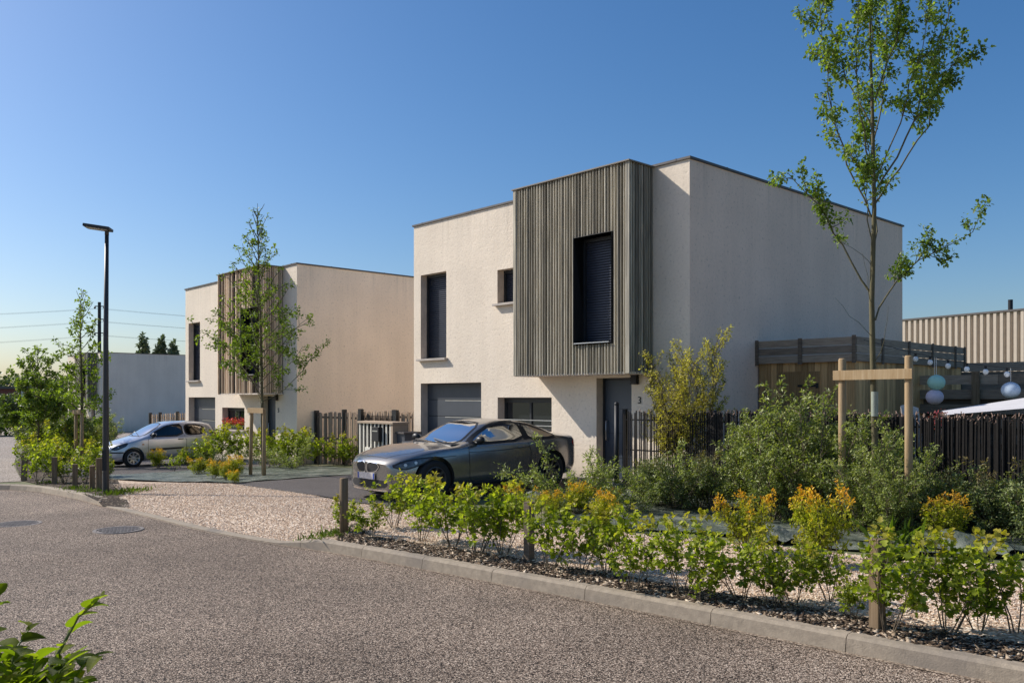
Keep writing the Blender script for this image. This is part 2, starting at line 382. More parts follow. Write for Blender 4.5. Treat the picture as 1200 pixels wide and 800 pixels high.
class Plant:
    def __init__(s, seed): s.rg = random.Random(seed); s.mb = MB(); s.P = []; s.D = []
    def limb(s, pts, r0, r1, n=6):
        k = len(pts); s.mb.tube(pts, [r0+(r1-r0)*i/(k-1) for i in range(k)], n, cap=False)
    def path(s, p, d, Ln, steps, wob, up):
        g = s.rg; pts = [Vector(p)]; d = Vector(d).normalized()
        for i in range(steps):
            d = (d+Vector((g.gauss(0, wob), g.gauss(0, wob), g.gauss(0, wob)+up))).normalized()
            pts.append(pts[-1]+d*(Ln/steps))
        return pts
    def leaves_along(s, pts, n, spread, t0=.15):
        g = s.rg; k = len(pts)-1
        for _ in range(n):
            t = (t0+(1-t0)*g.random())*k; i = min(int(t), k-1); f = t-i
            p = pts[i].lerp(pts[i+1], f); ax = (pts[i+1]-pts[i]).normalized()
            o = Vector((g.gauss(0,1), g.gauss(0,1), g.gauss(0,1))); o -= ax*o.dot(ax)*.6; o.normalize()
            s.P.append(p+o*spread*g.random()); s.D.append(o+ax*.6)
    def branch(s, p, d, Ln, r, lvl, o):
        g = s.rg
        pts = s.path(p, d, Ln, o['steps'][lvl], o['wob'], o['up'])
        s.limb(pts, r, r*.35, 5 if lvl else 6)
        last = lvl == len(o['kids'])
        if lvl >= o.get('leaf_from', len(o['kids'])):
            s.leaves_along(pts, max(1, int(o['dens']*Ln*g.uniform(.6, 1.4))), o['spread'], .05 if last else .4)
        if last: return
        k = max(1, int(o['kids'][lvl]*Ln*g.uniform(.8, 1.2)))
        for j in range(k):
            t = (o['t0'][lvl]+(1-o['t0'][lvl])*(j+g.random())/k)*(len(pts)-1); i = min(int(t), len(pts)-2)
            q = pts[i].lerp(pts[i+1], t-i); ax = (pts[i+1]-pts[i]).normalized()
            sd = Vector((g.gauss(0,1), g.gauss(0,1), g.gauss(0,1))); sd -= ax*sd.dot(ax); sd.normalize()
            an = o['ang'][lvl]*g.uniform(.75, 1.2)
            s.branch(q, ax*math.cos(an)+sd*math.sin(an), Ln*o['ratio'][lvl]*g.uniform(.55, 1.1)*(1-.45*t/(len(pts)-1)), r*.5, lvl+1, o)
    def finish(s, name, wood, leaf, size, shape='oval', seed=1, wide=.62, droop=.3, tintfn=None):
        rg = np.random.default_rng(seed)
        P = np.array([tuple(p) for p in s.P]); D = np.array([tuple(p) for p in s.D])
        z = P[:, 2]; h = (z-z.min())/(max(z.max()-z.min(), 1e-6))
        ctr = P.mean(0); rad = np.linalg.norm((P-ctr)/np.maximum(P.std(0), .01), axis=1)/3
        cl = np.sin(P[:, 0]*9+1)*np.sin(P[:, 1]*8)*np.sin(P[:, 2]*7+2)
        tint = np.clip(.45+.22*cl+rg.normal(0, .2, len(P))+.25*(h-.5), 0, 1)
        hh = np.clip(h*.75+rad*.35+rg.normal(0, .07, len(P)), 0, 1)
        return s.mb.mesh(name+'_stem', wood, True, fix=False), leaf_mesh(name+'_foliage', P, D, size, tint, hh, leaf, seed, shape, droop, wide)

LEAF = {
 'maple': leafmat('hedge_maple_leaf', [(0, (.08,.125,.015)), (.5, (.26,.31,.03)), (1, (.54,.56,.09))], .45, top=([(0,(.30,.25,.035)),(1,(.46,.40,.07))], .78, 1.05)),
 'gold': leafmat('golden_spirea_leaf', [(0, (.16,.20,.015)), (.5, (.36,.38,.03)), (1, (.52,.48,.05))], .35, top=([(0,(.55,.20,.02)),(.5,(.72,.36,.03)),(1,(.80,.58,.09))], .68, .95)),
 'grey': leafmat('grey_green_leaf', [(0, (.08,.11,.025)), (.5, (.26,.30,.085)), (1, (.58,.60,.26))], .32, gloss=.45),
 'dark': leafmat('dark_shrub_leaf', [(0, (.06,.085,.03)), (.5, (.18,.22,.08)), (1, (.40,.44,.18))], .25, top=([(0,(.12,.10,.04)),(1,(.25,.19,.08))], .8, 1.0), gloss=.4),
 'yellow': leafmat('yellow_shrub_leaf', [(0, (.14,.12,.03)), (.5, (.48,.41,.08)), (1, (.85,.72,.25))], .4),
 'tree': leafmat('young_tree_leaf', [(0, (.06,.10,.02)), (.5, (.17,.235,.045)), (1, (.36,.43,.11))], .45, gloss=.4),
 'tree_b': leafmat('bright_tree_leaf', [(0, (.09,.14,.02)), (.5, (.19,.26,.04)), (1, (.32,.38,.07))], .42),
 'far': leafmat('far_tree_leaf', [(0, (.06,.08,.04)), (.5, (.10,.13,.06)), (1, (.15,.19,.08))], .25),
 'conifer': leafmat('conifer_leaf', [(0, (.10,.14,.08)), (1, (.20,.25,.15))], .1),
 'grass': leafmat('grass_blade', [(0, (.10,.16,.02)), (1, (.24,.32,.05))], .35),
 'pink': leafmat('pink_petal', [(0, (.30,.05,.07)), (1, (.50,.14,.16))], .3),
 'red': leafmat('red_petal', [(0, (.40,.03,.05)), (1, (.70,.12,.15))], .3),
}
def shrub_meshes(kind, seed):
    p = Plant(seed); g = p.rg
    if kind == 'maple':                      # young hedge plant: bare stems, leafy head, about 0.85 m
        o = dict(steps=[6,4,3], wob=.10, up=.05, kids=[12, 9], ratio=[.42,.48], ang=[.95,.85], t0=[.26,.1], dens=52, spread=.055, leaf_from=1)
        for k in range(6):
            a = g.random()*2*PI
            p.branch((.05*math.cos(a), .05*math.sin(a), 0), (math.cos(a)*g.uniform(.15,.6), math.sin(a)*g.uniform(.15,.6), 1), g.uniform(.6,.92), .007, 0, o)
        return p.finish(kind, M['twig'], LEAF[kind], .060, 'lobed', seed, .95, .35)
    if kind == 'gold':
        o = dict(steps=[5,4,3], wob=.10, up=.06, kids=[20, 18], ratio=[.45,.45], ang=[.8,.7], t0=[.15,.1], dens=110, spread=.045, leaf_from=1)
        for k in range(13):
            a = g.random()*2*PI; q = g.uniform(.2,.9)
            p.branch((.04*math.cos(a), .04*math.sin(a), 0), (math.cos(a)*q, math.sin(a)*q, 1), g.uniform(.42,.62), .005, 0, o)
        return p.finish(kind, M['twig'], LEAF[kind], .040, 'oval', seed, .6, .1)
    if kind == 'grey':                       # tall arching bush, about 1.9 m, narrow leaves
        o = dict(steps=[8,6,3], wob=.09, up=.02, kids=[11, 12], ratio=[.36,.34], ang=[.75,.7], t0=[.10,.1], dens=64, spread=.05, leaf_from=1)
        for k in range(16):
            a = g.random()*2*PI; q = g.uniform(.15,.85)
            p.branch((.08*math.cos(a), .08*math.sin(a), 0), (math.cos(a)*q, math.sin(a)*q, 1), g.uniform(1.1,1.95), .013, 0, o)
        return p.finish(kind, M['twig'], LEAF[kind], .066, 'thin', seed, .42, .1)
    if kind == 'dark':                       # rounded, about 1 m
        o = dict(steps=[6,5,3], wob=.12, up=.03, kids=[16, 15], ratio=[.42,.42], ang=[.85,.8], t0=[.12,.1], dens=85, spread=.045, leaf_from=1)
        for k in range(13):
            a = g.random()*2*PI; q = g.uniform(.2,1.1)
            p.branch((.06*math.cos(a), .06*math.sin(a), 0), (math.cos(a)*q, math.sin(a)*q, 1), g.uniform(.65,1.0), .008, 0, o)
        return p.finish(kind, M['twig'], LEAF[kind], .048, 'oval', seed, .5, .1)
    if kind == 'loose':                      # sprawling open stems with grey-green leaves
        o = dict(steps=[8,5], wob=.16, up=.0, kids=[15], ratio=[.3], ang=[.8], t0=[.15], dens=95, spread=.045, leaf_from=1)
        for k in range(8):
            a = g.random()*2*PI; q = g.uniform(.5,1.4)
            p.branch((.05*math.cos(a), .05*math.sin(a), 0), (math.cos(a)*q, math.sin(a)*q, 1), g.uniform(.7,1.25), .007, 0, o)
        return p.finish(kind, M['twig'], LEAF['grey'], .055, 'thin', seed, .42, .1)
    if kind == 'yellow':
        o = dict(steps=[9,6,3], wob=.07, up=.04, kids=[9, 11], ratio=[.30,.34], ang=[.65,.7], t0=[.22,.1], dens=58, spread=.06, leaf_from=1)
        for k in range(15):
            a = g.random()*2*PI; q = g.uniform(.05,.5)
            p.branch((.1*math.cos(a), .1*math.sin(a), 0), (math.cos(a)*q, math.sin(a)*q, 1), g.uniform(1.9,3.05), .014, 0, o)
        return p.finish(kind, M['twig'], LEAF[kind], .05, 'oval', seed, .55, .3)
SHRUB = {}
def shrub(kind, i, loc, scale=1, rz=0, label='', group=None, flat=None):
    key = (kind, i)
    if key not in SHRUB: SHRUB[key] = shrub_meshes(kind, 100+i*17+len(kind)*31)
    nm = {'maple':'hedge_shrub','gold':'golden_shrub','grey':'arching_shrub','dark':'round_shrub','loose':'sprawling_shrub','yellow':'tall_shrub'}[kind]
    r = empty(nm, loc, rz, label, 'shrub', group, scale)
    if flat: r.scale = flat
    st, lf = SHRUB[key]; link('stem', st, r); link('foliage', lf, r); return r

def big_tree():
    p = Plant(3); g = p.rg
    tr = [Vector((0,0,-.1)), Vector((.01,0,1)), Vector((-.01,.02,2)), Vector((-.03,.02,3)), Vector((0,0,4.2)), Vector((-.03,0,5.5)), Vector((-.05,.05,6.8)), Vector((0,.03,8.0))]
    p.mb.tube(tr, [.050,.045,.042,.038,.031,.023,.014,.005], 10, cap=False)
    o = dict(steps=[6,4,3], wob=.12, up=.02, kids=[3.6, 9], ratio=[.30,.55], ang=[.75,.8], t0=[.28,.1], dens=85, spread=.09, leaf_from=1)
    def limb(pts, r, dens=1, k0=.3):
        pts = [Vector(q) for q in pts]; fine = []
        for i in range(len(pts)-1):
            for t in (0,.33,.66): fine.append(pts[i].lerp(pts[i+1], t)+Vector((g.gauss(0,.02), g.gauss(0,.02), 0)))
        fine.append(pts[-1]); p.limb(fine, r*.68, r*.18, 6)
        n = len(fine)-1; Ln = sum((fine[i+1]-fine[i]).length for i in range(n))
        for j in range(int(Ln*7*dens)):
            t = k0+(1-k0)*g.random(); i = min(int(t*n), n-1)
            q = fine[i].lerp(fine[i+1], t*n-i); ax = (fine[i+1]-fine[i]).normalized()
            sd = Vector((g.gauss(0,1), g.gauss(0,1), g.gauss(0,1))).normalized()
            an = g.uniform(.5, 1.1)
            p.branch(q, ax*math.cos(an)+sd*math.sin(an)+Vector((0,0,.15)), g.uniform(.16,.50), .006, 1, o)
        p.leaves_along(fine[int(n*.4):], int(Ln*22), .11)
    limb([(0,0,3.05),(-.45,.15,3.75),(-.8,.1,4.25),(-1.28,.05,4.68)], .022)
    limb([(0,0,3.3),(-.25,-.35,4.0),(-.4,-.6,4.5),(-.65,-.75,4.75)], .016)
    limb([(0,0,2.75),(.35,.1,3.25),(.75,.1,3.55),(1.48,.0,3.9)], .02)
    limb([(.0,0,4.25),(.42,.1,4.75),(.85,.1,5.3),(1.0,.1,5.85),(1.32,.05,6.25)], .022, .8, .35)
    limb([(.0,0,4.35),(.4,-.15,5.1),(.75,-.2,5.9),(1.1,-.2,6.9),(1.2,-.2,7.7)], .022)
    limb([(-.02,0,4.1),(-.35,.1,4.8),(-.6,.1,5.5),(-.75,.1,6.3),(-.8,.1,7.1)], .02)
    limb([(-.02,0,4.7),(-.3,-.2,5.4),(-.4,-.3,6.2),(-.35,-.35,7.2)], .018)
    limb([(0,0,4.9),(.25,.3,5.7),(.4,.5,6.5),(.45,.6,7.4)], .018)
    limb([(0,0,4.5),(.2,-.4,5.2),(.35,-.65,5.9),(.5,-.8,6.7)], .018)
    limb([(0,0,5.2),(-.3,.3,6.0),(-.5,.4,6.8),(-.7,.45,7.6)], .016)
    limb([(0,0,3.7),(.2,.4,4.4),(.25,.8,5.2),(.3,.9,5.9)], .016)
    limb([(0,0,5.6),(.3,0,6.4),(.5,.05,7.2),(.6,0,8.0)], .016)
    limb([(-.03,0,6.0),(-.02,0,7),(0,0,8.1)], .012, 1, .05)
    for zz in (2.2, 2.5, 2.9, 3.4):
        a = g.random()*6.3; q = p.path((0,0,zz), (math.cos(a), math.sin(a), 1), .8, 5, .2, .1); p.limb(q, .006, .002, 4)
    return p.finish('big_tree', M['bark'], LEAF['tree'], .052, 'lobed', 4, .8, .6)
def mid_tree():
    p = Plant(11); g = p.rg
    tr = [Vector((.02,0,-.1)), Vector((0,0,1)), Vector((-.02,.02,2.4)), Vector((-.05,0,4)), Vector((-.1,0,5.4)), Vector((-.12,0,6.7))]
    p.mb.tube(tr, [.042,.038,.034,.025,.014,.005], 8, cap=False)
    o = dict(steps=[6,4,3], wob=.13, up=.02, kids=[4.2, 6], ratio=[.34,.4], ang=[.8,.8], t0=[.2,.15], dens=78, spread=.085, leaf_from=1)
    for k in range(56):
        t = (k+.5)/56; z = 1.75+4.7*t**.95
        a = k*2.4+g.uniform(-.3,.3)
        Ln = (1.5*(1-t)**.85+.30)*g.uniform(.8,1.15)
        if z < 3.1: Ln *= 1.15
        el = .6+.65*t
        p.branch((-.02-.02*z/1.2,0,z), (math.cos(a), math.sin(a), math.tan(el)), Ln, .013, 0, o)
    return p.finish('mid_tree', M['bark'], LEAF['tree_b'], .066, 'oval', 5, .72, .4)
def slim_tree(seed, H, spread, z0, leaf, size, n=30, wood='bark', el0=.6, dens=40):
    p = Plant(seed); g = p.rg
    tr = [Vector((0,0,-.1)), Vector((.02,0,H*.4)), Vector((-.03,0,H*.75)), Vector((0,0,H))]
    p.mb.tube(tr, [.05*H/5,.035*H/5,.018*H/5,.004], 7, cap=False)
    o = dict(steps=[6,4,3], wob=.15, up=.03, kids=[4.2, 5], ratio=[.34,.4], ang=[.85,.8], t0=[.2,.15], dens=dens*2, spread=.11, leaf_from=1)
    for k in range(n):
        t = (k+.5)/n; z = z0+(H-z0-.2)*t; a = k*2.4+g.uniform(-.4,.4)
        Ln = (spread*(1-t)**.8+.25)*g.uniform(.75,1.2)
        p.branch((0,0,z), (math.cos(a), math.sin(a), math.tan(el0+.4*t)), Ln, .012, 0, o)
    return p.finish('slim_tree', M[wood], leaf, size, 'oval', seed, .7, .3)
# ------------------------------------------------------------------ ground
def a_px(px, b=0):
    ox, oy = O1.x+V.x*b, O1.y+V.y*b; r = (px-600)/F
    return (ox-r*oy)/(-U.x+U.y*r)
ROAD = -.12
KR = [Vector((34,-21,0)), Vector((9.3,.18,0)), Vector((3.28,5.44,0)), Vector((1.6,6.98,0)), Vector((.1,8.3,0)), Vector((-2.07,10.15,0))]
KL = [gp(283,621), gp(200,604), gp(140,590), gp(90,577), gp(27,567)]
KL += [KL[-1]+Vector((-2.2,.25,0)), KL[-1]+Vector((-60,-4,0)), KL[-1]+Vector((-700,-40,0))]
def chaikin(ps, n=2):
    for _ in range(n):
        q = [ps[0]]
        for a, b in zip(ps[:-1], ps[1:]): q += [a*.75+b*.25, a*.25+b*.75]
        ps = q+[ps[-1]]
    return ps
KERB = KR[:2]+chaikin([Vector((p.x,p.y,0)) for p in KR[1:]+KL[:6]], 2)[1:]+[Vector((p.x,p.y,0)) for p in KL[6:]]
def offset_line(ps, d):
    out = []
    for i, p in enumerate(ps):
        t = (ps[min(i+1,len(ps)-1)]-ps[max(i-1,0)]).normalized()
        out.append(p+Vector((t.y, -t.x, 0))*d)
    return out
def kerb_dist(x, y):
    best = (1e9, 0)
    s = 0
    for a, b in zip(KERB[:-1], KERB[1:]):
        ab = b-a; L2 = ab.length_squared; t = max(0, min(1, ((x-a.x)*ab.x+(y-a.y)*ab.y)/L2))
        q = a+ab*t; d = math.hypot(x-q.x, y-q.y)
        if d < best[0]: best = (d, s+t*math.sqrt(L2))
        s += math.sqrt(L2)
    return best
S_A = kerb_dist(-2.35, 10.35)[1]; S_B = kerb_dist(gp(112,583).x, gp(112,583).y)[1]
def sm(t): t = max(0, min(1, t)); return t*t*(3-2*t)
def flush(s): return sm((s-S_A)/.7)*sm((S_B-s)/.7)
def G(x, y):                             # height of the land behind the kerb
    z = gz(x, y)
    if -14 < x < 12 and 2 < y < 24:
        d, s = kerb_dist(x, y)
        if d < 1.6: z -= .095*flush(s)*(1-sm((d-.1)/1.3))
    return z
def sheet(name, poly, off, mat, kind='structure', hf=G, step=.5, noise=None, label=None, near=(-14,12,3,24)):
    poly = [Vector((p[0], p[1], 0)) for p in poly]
    tris = tessellate_polygon([poly])
    bm = bmesh.new(); vs = [bm.verts.new(p) for p in poly]
    for t in tris:
        try: bm.faces.new([vs[i] for i in t])
        except ValueError: pass
    xs = [p.x for p in poly]; ys = [p.y for p in poly]
    def cut(co, no):
        bmesh.ops.bisect_plane(bm, geom=bm.verts[:]+bm.edges[:]+bm.faces[:], plane_co=co, plane_no=no, dist=1e-5)
    for a in (SL0, SL1): cut(O1+U*a, U)
    x = near[0]
    while x <= near[1]:
        if min(xs) < x < max(xs): cut((x,0,0), (1,0,0))
        x += step
    y = near[2]
    while y <= near[3]:
        if min(ys) < y < max(ys): cut((0,y,0), (0,1,0))
        y += step
    for vt in bm.verts:
        vt.co.z = hf(vt.co.x, vt.co.y)+off+(noise(vt.co.x, vt.co.y) if noise else 0)
    bmesh.ops.triangulate(bm, faces=bm.faces)
    for f in bm.faces:
        f.smooth = True
        if f.normal.z < 0: f.normal_flip()
    me = bpy.data.meshes.new(name); bm.to_mesh(me); bm.free(); me.materials.append(mat)
    o = link(name, me); tag(o, label, None, None, kind); return o

M['asphalt'] = grains('road_asphalt', [(0,(.010,.007,.005)), (.30,(.040,.030,.023)), (.42,(.22,.168,.124)), (.75,(.46,.36,.272)), (1,(.95,.79,.62))], 125, .0025, (.74,1.12), .8, dark=(.40,.34,.31), cracks=True)
M['tarmac'] = grains('drive_tarmac', [(0,(.06,.055,.05)), (.5,(.14,.125,.115)), (1,(.24,.21,.2))], 110, .002, (.85,1.1), .85)
M['gravel'] = grains('beige_gravel', [(0,(.36,.25,.17)), (.35,(.62,.47,.34)), (.7,(.82,.68,.52)), (1,(.94,.85,.72))], 38, .008, (.92,1.08), .9, dark=(.55,.46,.40))
M['soil'] = grains('bark_soil', [(0,(.035,.026,.018)), (.6,(.09,.065,.045)), (.9,(.2,.15,.10)), (1,(.42,.34,.26))], 34, .012, (.8,1.1), .95, patch=((.12,.14,.04), 1.2, .62))
M['yard'] = pm('dry_grass_ground', (.13,.14,.055), .95, var=.35, scale=2.5, bump=.03, bscale=9, world=True, dirt=((.24,.20,.13), .6))
M['path'] = grains('path_gravel', [(0,(.30,.24,.19)), (.5,(.48,.41,.34)), (1,(.66,.58,.50))], 30, .008, (.85,1.1), .9)
M['slab'] = pm('concrete_slab', (.42,.38,.33), .85, var=.12, scale=6, bump=.003)
m, nt, out = newmat('weed_fabric')
b = N(nt, 'ShaderNodeBsdfPrincipled'); b.inputs['Roughness'].default_value = .5; b.inputs['Specular IOR Level'].default_value = .45
co = coords(nt, world=True)
n1 = N(nt, 'ShaderNodeTexNoise'); n1.inputs['Scale'].default_value = 2.6; n1.inputs['Detail'].default_value = 7; L(nt, co, n1.inputs['Vector'])
r1 = ramp(nt, [(.3,(.05,.062,.045)), (.5,(.105,.125,.095)), (.7,(.24,.25,.20))]); L(nt, n1.outputs['Fac'], r1.inputs['Fac'])
n2 = N(nt, 'ShaderNodeTexNoise'); n2.inputs['Scale'].default_value = 30; n2.inputs['Detail'].default_value = 3; L(nt, co, n2.inputs['Vector'])
r2 = ramp(nt, [(.66,(0,0,0)), (.72,(1,1,1))]); L(nt, n2.outputs['Fac'], r2.inputs['Fac'])
L(nt, mixc(nt, r1.outputs[0], (.30,.26,.20), r2.outputs[0]), b.inputs['Base Color'])
wv = N(nt, 'ShaderNodeTexWave'); wv.inputs['Scale'].default_value = 30; L(nt, co, wv.inputs['Vector'])
n3 = N(nt, 'ShaderNodeTexNoise'); n3.inputs['Scale'].default_value = 7; n3.inputs['Detail'].default_value = 5; L(nt, co, n3.inputs['Vector'])
bp = N(nt, 'ShaderNodeBump'); bp.inputs['Distance'].default_value = .07; L(nt, n3.outputs['Fac'], bp.inputs['Height'])
bp2 = N(nt, 'ShaderNodeBump'); bp2.inputs['Distance'].default_value = .002; L(nt, wv.outputs['Fac'], bp2.inputs['Height']); L(nt, bp.outputs[0], bp2.inputs['Normal'])
L(nt, bp2.outputs[0], b.inputs['Normal']); L(nt, b.outputs[0], out.inputs[0]); M['fabric'] = m

back = offset_line(KERB, .10)
far = [(-700, 900), (900, 900), (900, -21)]
sheet('ground', [(p.x,p.y) for p in back]+far, -.012, M['yard'])
sheet('road', [(p.x,p.y) for p in offset_line(KERB, .02)]+[(-700,-60),(34,-60)], ROAD, M['asphalt'], hf=gz)
iA = next(i for i, p in enumerate(KERB) if p.x < 10)
def band(d0, d1, i0, i1):
    a = offset_line(KERB, d0)[i0:i1]; b_ = offset_line(KERB, d1)[i0:i1]
    return [(p.x,p.y) for p in a]+[(p.x,p.y) for p in reversed(b_)]
nK = len(KERB)
gi1 = next(i for i, p in enumerate(KERB) if p.x < -7.2)
# gravel apron between the kerb and the plots
gb = [gp(1420,672), gp(1193,662), gp(1074,657), gp(899,638), gp(720,622), gp(560,604), gp(417,589), gp(383,583), gp(284,567.5), gp(207,559), gp(150,553), gp(128,556)]
gr = [(p.x,p.y) for p in offset_line(KERB,.14)[1:gi1]]+[(p.x,p.y) for p in reversed(gb)]
sheet('gravel_strip', gr, -.004, M['gravel'], step=.25)
md1 = [Vector((p.x,p.y,0)) for p in reversed(offset_line(KERB,.62)) if -2.0 < p.x < 9.5]; md1 = md1[::-1]+[gp(420,612), gp(394,618)]
mk = [p for p in offset_line(KERB,.14) if -2.25 < p.x < 9.5]
mulch_poly = [(p.x,p.y) for p in mk]+[(p[0],p[1]) for p in reversed(md1)]
sheet('mulch_bed', mulch_poly, .004, M['soil'], step=.25)
# left bed between kerb and path
lb = [gp(152,588), gp(118,585.5), gp(88,575.5), gp(58,570), gp(26,563), gp(18,545), gp(28,520), gp(44,506), gp(60,501), gp(100,505), gp(118,520), gp(128,545)]
sheet('planting_bed', [(p.x,p.y) for p in lb], .004, M['soil'])
# path on the far left
pa = [gp(26,563.5), gp(-160,572), gp(-160,520), gp(-5,500), gp(14,500), gp(22,515), gp(16,545)]
sheet('path', [(p.x,p.y) for p in pa], .0, M['path'])
# driveways
def loc_poly(ps): return [(site(a,b).x, site(a,b).y) for a, b in ps]
g383 = gp(383,582); g430 = gp(460,592)
def to_ab(p): d = Vector((p.x,p.y,0))-Vector((O1.x,O1.y,0)); return d.dot(U), d.dot(V)
sheet('driveway', loc_poly([(1.55,-.0),(8.25,0),(8.25,to_ab(gp(300,569.5))[1]),to_ab(gp(383,582.5)),to_ab(gp(417,588.5)),to_ab(gp(560,603)),(1.75,to_ab(gp(640,603))[1])]), .006, M['tarmac'])
sheet('driveway', loc_poly([(13.9,-.35),(23.2,-.35),(23.0,-5.9),(13.9,-6.6)]), .006, M['tarmac'])
sheet('bounce_gravel', loc_poly([(23.3,-1.5),(60,2),(60,26),(24,24)]), .0, M['path'])  # pale gravel added to bounce sun onto the farthest house's side wall
sheet('bounce_slab', loc_poly([(14.2,.35),(8.8,.35),(8.8,9.5),(14.2,9.5)]), .0, M['slab'])  # pale slab added to bounce light onto the second house's side wall
def fnoise(seed, amp):
    def f(x, y):
        return amp*(.5+.5*math.sin(x*2.1+seed)*math.sin(y*1.7+seed*2)+.35*math.sin(x*5.3+y*4.1+seed)+.22*math.sin(x*9-y*8.3+seed))
    return f
f1 = [gp(1420,664), gp(1193,655), gp(1074,650), gp(965,643), gp(899,633), gp(800,624), gp(705,618), gp(640,603), (1.05,12.5,0), site(1.45,-2.9), site(1.45,-.95), site(-5,-.75), site(-9,-.75)]
sheet('weed_fabric', [(p[0],p[1]) for p in f1], .012, M['fabric'], step=.25, noise=fnoise(1, .022))
f2 = [site(8.35,-.7), site(13.8,-.9), gp(153,552.5), gp(207,559), gp(284,567)]
f2 = loc_poly([(8.35,-.6),(13.8,-.9),(13.8,-6.55),(11.0,-6.2),(8.35,-5.2)])
sheet('weed_fabric', f2, .014, M['fabric'], step=.25, noise=fnoise(4, .022))
# loose, lifted sheets of fabric with folded edges
def fold(px, py, w, h, rz, amp, seed):
    c = gp(px, py); mb = MB(); n = 18; vs = []; fs = []
    for j in range(n+1):
        for i in range(n+1):
            s, t = i/n-.5, j/n-.5
            x = s*w*(1+.08*math.sin(t*9+seed)); y = t*h*(1+.1*math.sin(s*7+seed))
            e = sm(1-abs(t*2))*1.0
            z = .05+amp*e*(.5+.5*math.sin(s*6+seed))+.02*math.sin(s*19+t*13+seed)
            q = Matrix.Rotation(rz, 3, 'Z') @ Vector((x, y, 0))
            vs.append((c.x+q.x, c.y+q.y, G(c.x+q.x, c.y+q.y)+max(z, .03)))
    for j in range(n):
        for i in range(n): fs.append((j*(n+1)+i, j*(n+1)+i+1, (j+1)*(n+1)+i+1, (j+1)*(n+1)+i))
    mb.add(vs, fs); o = mb.build('fabric_flap', M['fabric'], None, True); return o
tag(fold(1100,640,1.7,.9,-.75,.16,1.0), 'lifted dark green weed fabric flap beside the low orange bush at right', 'weed fabric', 'loose flaps of weed fabric')
tag(fold(912,632,.75,.6,.3,.14,2.5), 'crumpled shiny weed fabric flap between the two orange tipped bushes', 'weed fabric', 'loose flaps of weed fabric')
tag(fold(665,590,1.5,.9,-.6,.12,4.0), 'folded weed fabric flap behind the short grey post near the coupe', 'weed fabric', 'loose flaps of weed fabric')
# kerb
def kerb():
    mb = MB(); mb.cur = 0; W = .15
    dense = [KERB[1]]
    for a, b_ in zip(KERB[1:-2], KERB[2:-1]):
        k = max(1, int((b_-a).length/.25)) if a.y < 40 and (b_-a).length < 20 else 1
        for i in range(1, k+1): dense.append(a+(b_-a)*(i/k))
    # cut into one-metre stones with a narrow joint
    s = 0; stones = []; cur = [dense[0]]
    for a, b_ in zip(dense[:-1], dense[1:]):
        cur.append(b_); s += (b_-a).length
        if s >= .99: stones.append(cur); cur = [b_]; s = 0
    if len(cur) > 1: stones.append(cur)
    for st in stones:
        st = list(st); d0 = (st[1]-st[0]).normalized(); d1 = (st[-1]-st[-2]).normalized()
        if (st[-1]-st[0]).length < 5: st[0] = st[0]+d0*.003; st[-1] = st[-1]-d1*.003
        o0 = offset_line(st, 0); o1 = offset_line(st, W)
        vs = []
        for p, q in zip(o0, o1):
            d, ss = kerb_dist(p.x, p.y); z = gz(p.x, p.y); fl = flush(ss); top = z-.098*fl+.006*(1-fl); ch = .018*(1-fl)+.004
            lean = .025*(1-fl)
            n_ = (q-p).normalized()
            vs += [(p.x,p.y,z-.3), (p.x,p.y,z+ROAD+.0), (p.x+n_.x*lean*.7,p.y+n_.y*lean*.7,top-ch), (p.x+n_.x*(lean+ch),p.y+n_.y*(lean+ch),top), (q.x,q.y,top), (q.x,q.y,z-.3)]
        fs = []
        for i in range(len(st)-1):
            for k in range(6):
                fs.append((i*6+k, i*6+(k+1)%6, (i+1)*6+(k+1)%6, (i+1)*6+k))
        fs.append((0,1,2,3,4,5)); m_ = (len(st)-1)*6; fs.append(tuple(m_+k for k in (5,4,3,2,1,0)))
        mb.add(vs, fs)
    o = mb.build('kerb', M['concrete']); tag(o, kind='structure')
kerb()
# sandy dirt line in the gutter
gut = band(-.05, .03, 1, nK-3)
sheet('gutter_sand', gut, ROAD+.004, grains('gutter_sand', [(0,(.22,.16,.11)),(1,(.52,.42,.32))], 60, .004, (.7,1.1)), hf=gz)

# ------------------------------------------------------------------ uncountable litter: bark chips, gravel stones, grass
def inside(poly, x, y):
    c = False; j = len(poly)-1
    for i in range(len(poly)):
        if (poly[i][1] > y) != (poly[j][1] > y) and x < (poly[j][0]-poly[i][0])*(y-poly[i][1])/(poly[j][1]-poly[i][1])+poly[i][0]: c = not c
        j = i
    return c
def scatter(poly, n, seed, box=None):
    rg = random.Random(seed); xs = [p[0] for p in poly]; ys = [p[1] for p in poly]
    x0, x1, y0, y1 = box or (min(xs), max(xs), min(ys), max(ys)); out = []
    while len(out) < n:
        x, y = rg.uniform(x0, x1), rg.uniform(y0, y1)
        if inside(poly, x, y): out.append((x, y))
    return out
def tintmat(name, stops, rough=.9):
    m, nt, out = newmat(name); b = N(nt, 'ShaderNodeBsdfPrincipled'); b.inputs['Roughness'].default_value = rough; b.inputs['Specular IOR Level'].default_value = .2
    a = N(nt, 'ShaderNodeAttribute', attribute_name='tint'); r = ramp(nt, stops); L(nt, a.outputs['Fac'], r.inputs['Fac']); L(nt, r.outputs[0], b.inputs['Base Color']); L(nt, b.outputs[0], out.inputs[0]); return m
